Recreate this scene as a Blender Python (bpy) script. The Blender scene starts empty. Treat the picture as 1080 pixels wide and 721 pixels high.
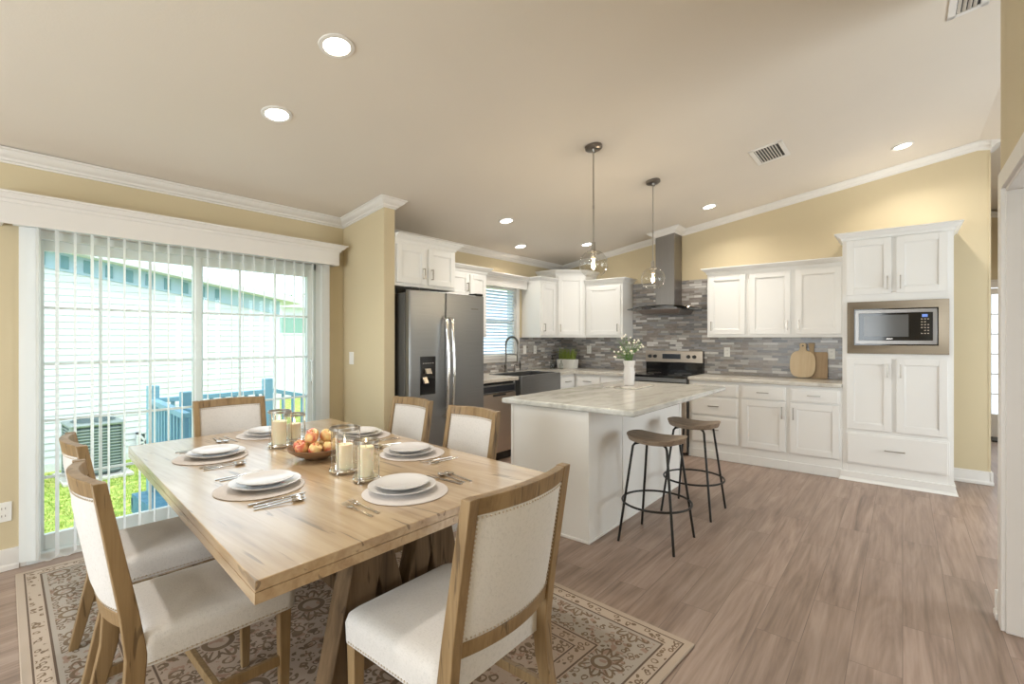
import bpy, bmesh, math, random
from mathutils import Vector, Matrix
random.seed(7)
PI = math.pi
C = bpy.context.scene.collection
scene = bpy.context.scene

# ------------------------------------------------------------------ camera, world, light, exposure
YAW = math.atan2(412, 509)
cam_d = bpy.data.cameras.new('camera'); cam = bpy.data.objects.new('camera', cam_d); C.objects.link(cam)
cam.location = (0, 0, 1.37); cam.rotation_euler = (PI/2, 0, YAW)
cam_d.sensor_width = 36; cam_d.lens = 509/1080*36; cam_d.shift_y = -4/1080; cam_d.clip_start = .02
scene.camera = cam
scene.view_settings.view_transform = 'Standard'; scene.view_settings.look = 'None'
scene.view_settings.gamma = 1; scene.view_settings.use_curve_mapping = False
scene.view_settings.exposure = 0.5
W = bpy.data.worlds.new('sky'); scene.world = W; W.use_nodes = True
bg = W.node_tree.nodes['Background']; bg.inputs[0].default_value = (.80, .90, 1, 1); bg.inputs[1].default_value = 1.7
sun_d = bpy.data.lights.new('sun', 'SUN'); sun = bpy.data.objects.new('sun', sun_d); C.objects.link(sun)
sun_d.energy = 1.3; sun_d.angle = math.radians(2); sun_d.color = (1, .95, .86)
sun.rotation_euler = Vector((-.62, .22, -1)).to_track_quat('-Z', 'Y').to_euler()
CAN_POWER = 6; CAN_COL = (1, .94, .86)
wd = bpy.data.lights.new('added_fill_light', 'AREA'); wd.shape = 'RECTANGLE'; wd.size = 3.1; wd.size_y = 1.6; wd.energy = 84; wd.color = (.97, .985, 1)  # fill light added behind the camera, at the south opening
wo = bpy.data.objects.new('added_fill_light', wd); C.objects.link(wo); wo.location = (-1.9, -2.56, 1.33); wo.rotation_euler = (PI/2, 0, 0)
we = bpy.data.lights.new('added_fill_light', 'AREA'); we.shape = 'RECTANGLE'; we.size = 2.2; we.size_y = 1.7; we.energy = 50; we.color = (.95, .98, 1)  # second fill light, added to brighten the kitchen from the right
wo2 = bpy.data.objects.new('added_fill_light', we); C.objects.link(wo2); wo2.location = (2.84, 4.3, 1.35); wo2.rotation_euler = (PI/2, 0, PI/2)

LW, BW, SW, RX, EX = -4.12, 6.3, -2.4, .375, 2.7     # left, back, south, right-stub, east walls
RIDGE = .55
def ceil(x):
    zr = 2.475+.157*(RIDGE-LW)
    return 2.475+.157*(x-LW) if x <= RIDGE else zr-.157*(x-RIDGE)

# ------------------------------------------------------------------ materials
def mat(name, col=(.8,.8,.8), rough=.5, metal=0, **kw):
    m = bpy.data.materials.new(name); m.use_nodes = True
    b = m.node_tree.nodes['Principled BSDF']
    b.inputs['Base Color'].default_value = (*col, 1); b.inputs['Roughness'].default_value = rough
    b.inputs['Metallic'].default_value = metal
    for k, v in kw.items(): b.inputs[k.replace('_', ' ')].default_value = v
    return m
class NT:
    def __init__(s, m): s.m = m; s.t = m.node_tree; s.b = s.t.nodes.get('Principled BSDF')
    def n(s, ty, **kw):
        o = s.t.nodes.new(ty)
        for k, v in kw.items(): setattr(o, k, v)
        return o
    def l(s, a, b): s.t.links.new(a, b)
    def coord(s, scale=(1,1,1), rot=(0,0,0), loc=(0,0,0), kind='Object'):
        tc = s.n('ShaderNodeTexCoord'); mp = s.n('ShaderNodeMapping')
        mp.inputs['Scale'].default_value = scale; mp.inputs['Rotation'].default_value = rot; mp.inputs['Location'].default_value = loc
        s.l(tc.outputs[kind], mp.inputs[0]); return mp.outputs[0]
    def noise(s, v, scale=5, detail=4, rough=.5, dist=0):
        o = s.n('ShaderNodeTexNoise'); o.inputs['Scale'].default_value = scale; o.inputs['Detail'].default_value = detail
        o.inputs['Roughness'].default_value = rough; o.inputs['Distortion'].default_value = dist
        s.l(v, o.inputs['Vector']); return o.outputs['Fac']
    def ramp(s, f, stops, interp='LINEAR'):
        o = s.n('ShaderNodeValToRGB'); cr = o.color_ramp; cr.interpolation = interp
        while len(cr.elements) < len(stops): cr.elements.new(.5)
        for e, (p, c) in zip(cr.elements, stops): e.position = p; e.color = (*c, 1) if len(c) == 3 else c
        s.l(f, o.inputs[0]); return o.outputs[0]
    def math(s, op, a, b=None, c=None):
        o = s.n('ShaderNodeMath', operation=op)
        for i, x in enumerate((a, b, c)):
            if x is None: continue
            if isinstance(x, (int, float)): o.inputs[i].default_value = x
            else: s.l(x, o.inputs[i])
        return o.outputs[0]
    def mix(s, f, a, b, blend='MIX'):
        o = s.n('ShaderNodeMix', data_type='RGBA', blend_type=blend)
        for i, x in ((0, f), (6, a), (7, b)):
            if isinstance(x, (int, float)): o.inputs[i].default_value = x
            elif isinstance(x, tuple): o.inputs[i].default_value = (*x, 1)
            else: s.l(x, o.inputs[i])
        return o.outputs[2]
    def bump(s, h, strength=.2, dist=.01):
        o = s.n('ShaderNodeBump'); o.inputs['Strength'].default_value = strength; o.inputs['Distance'].default_value = dist
        s.l(h, o.inputs['Height']); s.l(o.outputs[0], s.b.inputs['Normal'])
    def base(s, c): s.l(c, s.b.inputs['Base Color'])
    def rough(s, c): s.l(c, s.b.inputs['Roughness'])

def paint(name, col, rough=.6, bump=.04):
    m = mat(name, col, rough); t = NT(m); v = t.coord()
    n = t.noise(v, 90, 3)
    t.bump(n, bump, .004)
    n2 = t.noise(v, 1.3, 2); t.base(t.mix(n2, tuple(c*.96 for c in col), tuple(min(1, c*1.04) for c in col)))
    return m
M = {}
M['wall'] = paint('yellow_beige_paint', (.62, .525, .345))
M['ceil'] = paint('ceiling_paint', (.72, .66, .58), .8, .12)
M['trim'] = paint('white_trim_paint', (.78, .755, .72), .4, .01)
M['cab'] = paint('white_cabinet_paint', (.86, .855, .83), .35, .01)
M['island'] = paint('white_island_paint', (.84, .83, .80), .4, .01)
M['plastic'] = mat('white_plastic', (.85, .84, .8), .35)
M['outletslot'] = mat('outlet_slot', (.25, .24, .22), .5)
M['nickel'] = mat('brushed_nickel', (.42, .39, .35), .32, 1)
M['chrome'] = mat('chrome', (.8, .79, .77), .12, 1)
M['gunmetal'] = mat('gunmetal', (.24, .22, .2), .3, 1)
M['blackmetal'] = mat('black_metal', (.018, .017, .016), .4, .3)
M['black'] = mat('black_gloss', (.008, .008, .009), .08)
M['blackmatte'] = mat('black_matte', (.015, .015, .015), .5)
M['screen'] = mat('dark_screen', (.03, .035, .045), .15)
M['grayglass'] = mat('grey_window_glass', (.11, .11, .11), .12)
def steel(name, c1, c2, axis=2, rough=.28, metal=1):
    m = mat(name, c1, rough, metal); t = NT(m)
    sc = [3, 3, 3]; sc[axis] = 260
    n = t.noise(t.coord(tuple(sc)), 1, 3)
    t.base(t.mix(n, c1, c2)); t.rough(t.math('MULTIPLY_ADD', n, .12, rough-.04)); t.bump(n, .015, .001); return m
M['steel'] = steel('brushed_steel', (.25, .255, .26), (.33, .333, .335), 2, .34)
M['steelwarm'] = steel('warm_brushed_steel', (.50, .43, .36), (.60, .52, .44), 2, .3)
M['steeltrim'] = steel('room_reflection_steel', (.19, .155, .115), (.26, .215, .16), 2, .3)  # brown reflection of the room is put into the steel colour
M['steeldark'] = steel('dark_brushed_steel', (.25, .24, .235), (.36, .345, .33), 0, .32)
M['fridgeside'] = mat('grey_fridge_side', (.10, .098, .09), .4)

def wood(name, dark, mid, light, axis=0, rough=.45, scale=1, seam=None, rmin=None):
    m = mat(name, mid, rough); t = NT(m)
    sc = [14*scale]*3; sc[axis] = 1.1*scale
    v = t.coord(tuple(sc)); n = t.noise(v, 1, 8, .6, .9)
    sc2 = [60*scale]*3; sc2[axis] = 2.5*scale
    n2 = t.noise(t.coord(tuple(sc2)), 1, 4, .6)
    f = t.math('ADD', t.math('MULTIPLY', n, .72), t.math('MULTIPLY', n2, .28))
    c = t.ramp(f, [(.30, dark), (.43, mid), (.60, light), (.75, mid)])
    # darker cracks / knots
    sc3 = [20*scale]*3; sc3[axis] = 1.7*scale
    k = t.noise(t.coord(tuple(sc3), loc=(3.1, 1.7, .4)), 1, 3, .5, 1.2)
    km = t.ramp(k, [(.64, (0,0,0)), (.67, (1,1,1))])
    c = t.mix(t.math('MULTIPLY', km, .75), c, tuple(x*.6 for x in dark))
    t.base(c); t.bump(t.math('SUBTRACT', f, t.math('MULTIPLY', km, .6)), .25, .003)
    return m
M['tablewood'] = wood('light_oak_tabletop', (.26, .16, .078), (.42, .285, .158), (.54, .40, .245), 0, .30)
M['tablewood'].node_tree.nodes['Principled BSDF'].inputs['Coat Weight'].default_value = .8; M['tablewood'].node_tree.nodes['Principled BSDF'].inputs['Coat Roughness'].default_value = .22; M['tablewood'].node_tree.nodes['Principled BSDF'].inputs['Coat IOR'].default_value = 1.9; M['tablewood'].node_tree.nodes['Principled BSDF'].inputs['Coat Weight'].default_value = 1
M['tableleg'] = wood('oak_table_leg', (.06, .035, .017), (.10, .062, .031), (.15, .096, .052), 2, .7)  # tones lowered so the wood colour carries the shadow on the legs
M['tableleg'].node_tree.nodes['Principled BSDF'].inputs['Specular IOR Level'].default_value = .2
M['chairwood'] = wood('oak_chair_frame', (.125, .073, .03), (.215, .135, .06), (.30, .20, .098), 2, .45, 1.3)
M['stoolwood'] = wood('grey_brown_stool_seat', (.15, .11, .075), (.26, .195, .14), (.36, .28, .205), 0, .5, 1.2)
M['boardlight'] = wood('pale_maple_board', (.62, .45, .26), (.70, .54, .33), (.76, .61, .41), 2, .5, .8)
M['boarddark'] = wood('warm_acacia_board', (.30, .18, .09), (.42, .28, .15), (.5, .36, .2), 2, .5, .8)
M['bowlwood'] = wood('dark_bowl_wood', (.12, .06, .025), (.2, .11, .05), (.26, .15, .08), 0, .4, 2)

def fabric(name, col):
    m = mat(name, col, .9); t = NT(m); v = t.coord((1,1,1))
    a = t.noise(t.coord((420, 90, 420)), 1, 2); b = t.noise(t.coord((90, 420, 90)), 1, 2)
    f = t.math('ADD', a, b); t.base(t.ramp(f, [(.7, tuple(c*.86 for c in col)), (1.0, col)]))
    t.bump(f, .25, .002); m.node_tree.nodes['Principled BSDF'].inputs['Sheen Weight'].default_value = .2
    return m
M['linen'] = fabric('off_white_linen', (.63, .60, .57))
M['nail'] = mat('nailhead_bronze', (.50, .42, .32), .35, .8)
M['mat'] = fabric('woven_placemat', (.60, .55, .52))
M['plate'] = mat('white_porcelain', (.68, .665, .66), .15)
M['cutlery'] = mat('polished_steel_cutlery', (.62, .58, .54), .15, 1)

def glass(name, rough=0, ior=1.45, col=(1,1,1)):
    m = bpy.data.materials.new(name); m.use_nodes = True; t = m.node_tree; t.nodes.clear()
    o = t.nodes.new('ShaderNodeOutputMaterial'); mx = t.nodes.new('ShaderNodeMixShader')
    tr = t.nodes.new('ShaderNodeBsdfTransparent'); gl = t.nodes.new('ShaderNodeBsdfGlossy')
    lw = t.nodes.new('ShaderNodeLayerWeight'); lw.inputs[0].default_value = .5; k = ((ior-1)/(ior+1))**2
    pw = t.nodes.new('ShaderNodeMath'); pw.operation = 'POWER'; pw.inputs[1].default_value = 4; t.links.new(lw.outputs['Facing'], pw.inputs[0])
    fr = t.nodes.new('ShaderNodeMath'); fr.operation = 'MULTIPLY_ADD'; fr.inputs[1].default_value = .8; fr.inputs[2].default_value = k; t.links.new(pw.outputs[0], fr.inputs[0])
    tr.inputs[0].default_value = (*col, 1); gl.inputs['Roughness'].default_value = .02
    t.links.new(fr.outputs[0], mx.inputs[0]); t.links.new(tr.outputs[0], mx.inputs[1]); t.links.new(gl.outputs[0], mx.inputs[2])
    t.links.new(mx.outputs[0], o.inputs[0]); return m
M['pane'] = glass('window_pane_glass', ior=1.35, col=(.97, .99, .99))
M['globeglass'] = glass('clear_globe_glass', ior=1.7, col=(.945, .94, .92))
M['hoodglass'] = glass('hood_glass', ior=1.9, col=(.30, .31, .30))
def emis(name, col, s):
    m = bpy.data.materials.new(name); m.use_nodes = True; b = m.node_tree.nodes['Principled BSDF']
    b.inputs['Base Color'].default_value = (*col, 1)
    b.inputs['Emission Color'].default_value = (*col, 1); b.inputs['Emission Strength'].default_value = s; return m
M['lens'] = emis('lit_downlight_lens', (1, .93, .82), 9)
M['bulb'] = emis('lit_filament_bulb', (1, .78, .45), 30)
M['flame'] = emis('candle_flame', (1, .86, .6), 6)
M['display'] = emis('appliance_display', (.12, .2, .5), .6)
M['wax'] = mat('ivory_wax', (.86, .78, .58), .5, Subsurface_Weight=.2)

# vertical-blind fabric
def translucent(name, col, f=.45):
    m = bpy.data.materials.new(name); m.use_nodes = True; t = m.node_tree; t.nodes.clear()
    o = t.nodes.new('ShaderNodeOutputMaterial'); mx = t.nodes.new('ShaderNodeMixShader'); mx.inputs[0].default_value = f
    d = t.nodes.new('ShaderNodeBsdfDiffuse'); r = t.nodes.new('ShaderNodeBsdfTranslucent')
    d.inputs[0].default_value = (*col, 1); r.inputs[0].default_value = (*col, 1)
    t.links.new(d.outputs[0], mx.inputs[1]); t.links.new(r.outputs[0], mx.inputs[2]); t.links.new(mx.outputs[0], o.inputs[0]); return m
M['vane'] = translucent('sheer_white_vane', (.94, .95, .94), .5)
M['slat'] = translucent('white_slat', (.80, .88, .94), .5)  # blue of the cool outdoor light is tinted into the slat colour

# floor: planks along +Y
m = M['floor'] = mat('grey_brown_vinyl_planks', (.3, .22, .17), .38); t = NT(m)
v = t.coord((1,1,1), (0, 0, PI/2))
br = t.n('ShaderNodeTexBrick'); t.l(v, br.inputs['Vector'])
for k, x in (('Scale', 1), ('Brick Width', 1.25), ('Row Height', .18), ('Mortar Size', .0016), ('Mortar Smooth', .2), ('Bias', 0)): br.inputs[k].default_value = x
br.inputs['Color1'].default_value = (0,0,0,1); br.inputs['Color2'].default_value = (1,1,1,1); br.inputs['Mortar'].default_value = (.5,.5,.5,1)
br.offset = .37
sep = t.n('ShaderNodeSeparateColor'); t.l(br.outputs['Color'], sep.inputs[0]); rnd = sep.outputs[0]
cmb = t.n('ShaderNodeCombineXYZ'); t.l(t.math('MULTIPLY', rnd, 37), cmb.inputs[2])
va = t.n('ShaderNodeVectorMath', operation='ADD'); t.l(t.coord((9, .8, 9)), va.inputs[0]); t.l(cmb.outputs[0], va.inputs[1])
n = t.noise(va.outputs[0], 1, 7, .62, 1.4)
vb = t.n('ShaderNodeVectorMath', operation='ADD'); t.l(t.coord((70, 3, 70)), vb.inputs[0]); t.l(cmb.outputs[0], vb.inputs[1])
n2 = t.noise(vb.outputs[0], 1, 3)
f = t.math('ADD', t.math('MULTIPLY', n, .7), t.math('MULTIPLY', n2, .3))
c = t.ramp(f, [(.32, (.165, .113, .085)), (.47, (.285, .202, .158)), (.58, (.365, .27, .218)), (.72, (.44, .34, .285))])
c = t.mix(t.math('MULTIPLY', rnd, .22), c, (.20, .15, .112))
c = t.mix(t.math('MULTIPLY', br.outputs['Fac'], .6), c, (.10, .07, .055))
t.base(c); t.rough(t.math('MULTIPLY_ADD', f, .2, .30)); t.bump(t.math('SUBTRACT', n2, br.outputs['Fac']), .12, .002)

# mosaic backsplash (uses x/z and y/z)
def mosaic(name, along_y):
    m = mat(name, (.3, .28, .27), .22); t = NT(m)
    v = t.coord((1,1,1), (PI/2, 0, 0) if not along_y else (PI/2, 0, PI/2))
    if along_y:
        tc = t.n('ShaderNodeTexCoord'); s = t.n('ShaderNodeSeparateXYZ'); t.l(tc.outputs['Object'], s.inputs[0])
        cm = t.n('ShaderNodeCombineXYZ'); t.l(s.outputs[1], cm.inputs[0]); t.l(s.outputs[2], cm.inputs[1]); v = cm.outputs[0]
    else:
        tc = t.n('ShaderNodeTexCoord'); s = t.n('ShaderNodeSeparateXYZ'); t.l(tc.outputs['Object'], s.inputs[0])
        cm = t.n('ShaderNodeCombineXYZ'); t.l(s.outputs[0], cm.inputs[0]); t.l(s.outputs[2], cm.inputs[1]); v = cm.outputs[0]
    br = t.n('ShaderNodeTexBrick'); t.l(v, br.inputs['Vector'])
    for k, x in (('Scale', 1), ('Brick Width', .16), ('Row Height', .030), ('Mortar Size', .0016), ('Mortar Smooth', .1), ('Bias', 0)): br.inputs[k].default_value = x
    br.offset = .41; br.offset_frequency = 2; br.squash = .62; br.squash_frequency = 3
    br.inputs['Color1'].default_value = (0,0,0,1); br.inputs['Color2'].default_value = (1,1,1,1); br.inputs['Mortar'].default_value = (.5,.5,.5,1)
    c = t.ramp(br.outputs['Color'], [(0, (.15, .15, .165)), (.13, (.26, .225, .20)), (.28, (.38, .33, .29)), (.42, (.28, .285, .30)),
        (.56, (.46, .435, .41)), (.68, (.22, .18, .155)), (.78, (.52, .50, .48)), (.87, (.82, .80, .77))], 'CONSTANT')
    st = t.noise(t.coord((14, 14, 160)), 1, 3); c = t.mix(.35, c, t.mix(st, (.12, .11, .11), (.55, .52, .49)))
    c = t.mix(br.outputs['Fac'], c, (.30, .28, .26)); t.base(c)
    t.rough(t.math('MULTIPLY_ADD', st, .3, .12)); t.bump(t.math('SUBTRACT', 1, br.outputs['Fac']), .35, .002); return m
M['mosaic'] = mosaic('linear_mosaic_tile', False); M['mosaic_side'] = mosaic('linear_mosaic_tile_side', True)

# countertop laminate / stone
def stone(name, c1, c2, c3, sc=2.2, stretch=(1,1,1), rough=.2):
    m = mat(name, c1, rough); t = NT(m); v = t.coord(stretch)
    n = t.noise(v, sc, 9, .62, 1.6); n2 = t.noise(v, sc*7, 5, .6)
    f = t.math('ADD', t.math('MULTIPLY', n, .75), t.math('MULTIPLY', n2, .25))
    t.base(t.ramp(f, [(.34, c3), (.45, c2), (.54, c1), (.64, c2), (.72, c1)])); return m
M['counter'] = stone('taupe_stone_laminate', (.64, .61, .55), (.55, .515, .45), (.44, .40, .34), 3, (1,1,1), .25)
M['marble'] = stone('grey_white_marble', (.68, .685, .65), (.58, .58, .545), (.43, .425, .39), 1.6, (2.2, .8, 2.2), .14)
M['marbletray'] = stone('marble_tray', (.72, .70, .66), (.6, .57, .52), (.5, .45, .36), 8)

# rug
def rug_mat(hx, hy):
    m = mat('persian_rug_wool', (.5, .4, .32), .95); t = NT(m)
    tc = t.n('ShaderNodeTexCoord'); s = t.n('ShaderNodeSeparateXYZ'); t.l(tc.outputs['Object'], s.inputs[0])
    X, Y = s.outputs[0], s.outputs[1]
    ax = t.math('ABSOLUTE', X); ay = t.math('ABSOLUTE', Y)
    d = t.math('MINIMUM', t.math('SUBTRACT', hx, ax), t.math('SUBTRACT', hy, ay))     # distance to edge
    beige = (.40, .305, .235); cream = (.46, .375, .30); grey = (.36, .32, .275); brown = (.085, .05, .03); rust = (.26, .12, .07)
    def band(a, b): return t.math('MULTIPLY', t.math('GREATER_THAN', d, a), t.math('LESS_THAN', d, b))
    wv = t.noise(t.coord((1,1,1)), 9, 2, .5)
    # scroll ornament for narrow bands : curly rings from a fine voronoi
    def curls(scale, thick, lo=0.0, hi=1.0, rndm=1, metric='EUCLIDEAN'):
        vo = t.n('ShaderNodeTexVoronoi'); vo.inputs['Scale'].default_value = scale; vo.inputs['Randomness'].default_value = rndm
        vv = t.n('ShaderNodeVectorMath', operation='ADD'); t.l(tc.outputs['Object'], vv.inputs[0])
        nz = t.n('ShaderNodeTexNoise'); nz.inputs['Scale'].default_value = scale*1.3; nz.inputs['Detail'].default_value = 1; t.l(tc.outputs['Object'], nz.inputs['Vector'])
        sc = t.n('ShaderNodeVectorMath', operation='SCALE'); sc.inputs['Scale'].default_value = .55/scale; t.l(nz.outputs['Color'], sc.inputs[0]); t.l(sc.outputs[0], vv.inputs[1])
        t.l(vv.outputs[0], vo.inputs['Vector']); ds = vo.outputs['Distance']
        return t.math('LESS_THAN', t.math('ABSOLUTE', t.math('SUBTRACT', ds, thick[0])), thick[1]), vo
    c1, _ = curls(17, (.34, .075)); c2, vo2 = curls(30, (.33, .09))
    # rosettes on a regular lattice
    def rosette(cell, ox, oy, petals, r0):
        u = t.math('SUBTRACT', t.math('FRACT', t.math('ADD', t.math('DIVIDE', X, cell), ox)), .5)
        w = t.math('SUBTRACT', t.math('FRACT', t.math('ADD', t.math('DIVIDE', Y, cell), oy)), .5)
        r = t.math('SQRT', t.math('ADD', t.math('MULTIPLY', u, u), t.math('MULTIPLY', w, w)))
        an = t.math('ARCTAN2', w, u); pe = t.math('MULTIPLY_ADD', t.math('SINE', t.math('MULTIPLY', an, petals)), .05, r0)
        ring = t.math('LESS_THAN', t.math('ABSOLUTE', t.math('SUBTRACT', r, pe)), .022)
        ring2 = t.math('LESS_THAN', t.math('ABSOLUTE', t.math('SUBTRACT', r, r0*.45)), .028)
        rays = t.math('MULTIPLY', t.math('GREATER_THAN', t.math('SINE', t.math('MULTIPLY', an, petals*2)), .55), t.math('MULTIPLY', t.math('GREATER_THAN', r, r0*.6), t.math('LESS_THAN', r, r0*1.15)))
        inside = t.math('LESS_THAN', r, t.math('ADD', pe, .06))
        return t.math('MAXIMUM', t.math('MAXIMUM', ring, ring2), rays), inside
    ros, ins = rosette(.30, .12, .35, 8, .27); ros2, ins2 = rosette(.42, .5, .5, 10, .28)
    # ground colours
    g = t.mix(t.math('GREATER_THAN', d, .30), grey, beige)
    g = t.mix(t.math('LESS_THAN', d, .105), g, cream)
    g = t.mix(t.math('MULTIPLY', wv, .3), g, cream)
    # border flowers
    bb = band(.125, .30); ff = t.math('GREATER_THAN', d, .39)
    orn = t.math('MULTIPLY', bb, t.math('MAXIMUM', t.math('MULTIPLY', ins, ros), t.math('MULTIPLY', t.math('SUBTRACT', 1, ins), c2)))
    orn_f = t.math('MULTIPLY', ff, t.math('MAXIMUM', t.math('MULTIPLY', ins2, ros2), t.math('MULTIPLY', t.math('SUBTRACT', 1, ins2), t.math('MAXIMUM', c1, t.math('MULTIPLY', c2, t.math('GREATER_THAN', wv, .47))))))
    orn_b = t.math('MULTIPLY', t.math('MAXIMUM', band(.045, .09), band(.325, .37)), c2)
    fillmask = t.math('MULTIPLY', t.math('MAXIMUM', bb, ff), t.math('GREATER_THAN', t.noise(t.coord((1,1,1)), 26, 2), .60))
    c = t.mix(t.math('MULTIPLY', fillmask, .55), g, rust)
    oc = t.mix(t.noise(t.coord((1,1,1)), 14, 2), brown, (.22, .15, .085))
    for o in (orn, orn_f, orn_b): c = t.mix(t.math('MULTIPLY', o, .92), c, oc)
    ln = t.math('MAXIMUM', t.math('MAXIMUM', band(.033, .040), band(.098, .107)), t.math('MAXIMUM', band(.305, .314), band(.376, .384)))
    c = t.mix(t.math('MULTIPLY', ln, .9), c, brown)
    t.base(c); t.bump(t.noise(t.coord((1,1,1)), 380, 2), .4, .004); return m

# exterior
m = M['grass'] = mat('lawn_grass', (.2, .4, .05), .9); t = NT(m); v = t.coord()
n = t.noise(v, 9, 6, .7); t.base(t.ramp(n, [(.3, (.14, .28, .03)), (.46, (.34, .48, .07)), (.62, (.62, .62, .18))])); t.bump(n, .6, .05)
M['siding'] = mat('white_vinyl_siding', (.76, .80, .86), .5)
M['soffit'] = mat('shade_tinted_soffit', (.42, .58, .72), .6)  # bluish shade below the eave is painted into this colour
M['bluevent'] = mat('blue_grey_vent', (.16, .32, .40), .6)
M['roof'] = mat('light_shingle_roof', (.7, .72, .72), .8)
M['teal'] = mat('teal_painted_rail', (.20, .42, .55), .5)
M['deck'] = mat('blue_painted_deck', (.08, .26, .38), .55)
M['ac'] = mat('grey_green_condenser_metal', (.30, .36, .35), .5, .2)
M['acdark'] = mat('dark_condenser_grille', (.11, .16, .165), .6)
M['vinyl'] = mat('white_vinyl_frame', (.80, .84, .83), .35)
M['winglass'] = mat('greenish_window', (.25, .42, .36), .1)
M['leaf'] = mat('leaf_green', (.11, .24, .04), .6)
M['leaf2'] = mat('grass_blade_green', (.32, .44, .08), .6)
M['leaf3'] = mat('yellow_green_blade', (.26, .34, .06), .6)
M['petal'] = mat('white_petal', (.85, .82, .74), .6)
M['petaly'] = mat('yellow_flower_eye', (.75, .5, .08), .6)
M['bark'] = mat('bark', (.12, .08, .05), .9)
M['soap'] = glass('clear_bottle_glass', ior=1.5, col=(.8, .82, .8))
m = M['peach'] = mat('apple_skin', (.7, .4, .15), .35); t = NT(m)
oi = t.n('ShaderNodeObjectInfo'); cm = t.n('ShaderNodeCombineXYZ'); t.l(t.math('MULTIPLY', oi.outputs['Random'], 20), cm.inputs[0])
va = t.n('ShaderNodeVectorMath', operation='ADD'); t.l(t.coord((22,22,22)), va.inputs[0]); t.l(cm.outputs[0], va.inputs[1])
t.base(t.ramp(t.noise(va.outputs[0], 1, 3, .5, .4), [(.42, (.80, .60, .26)), (.52, (.80, .46, .20)), (.60, (.66, .20, .10)), (.7, (.55, .09, .06))]))

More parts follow.
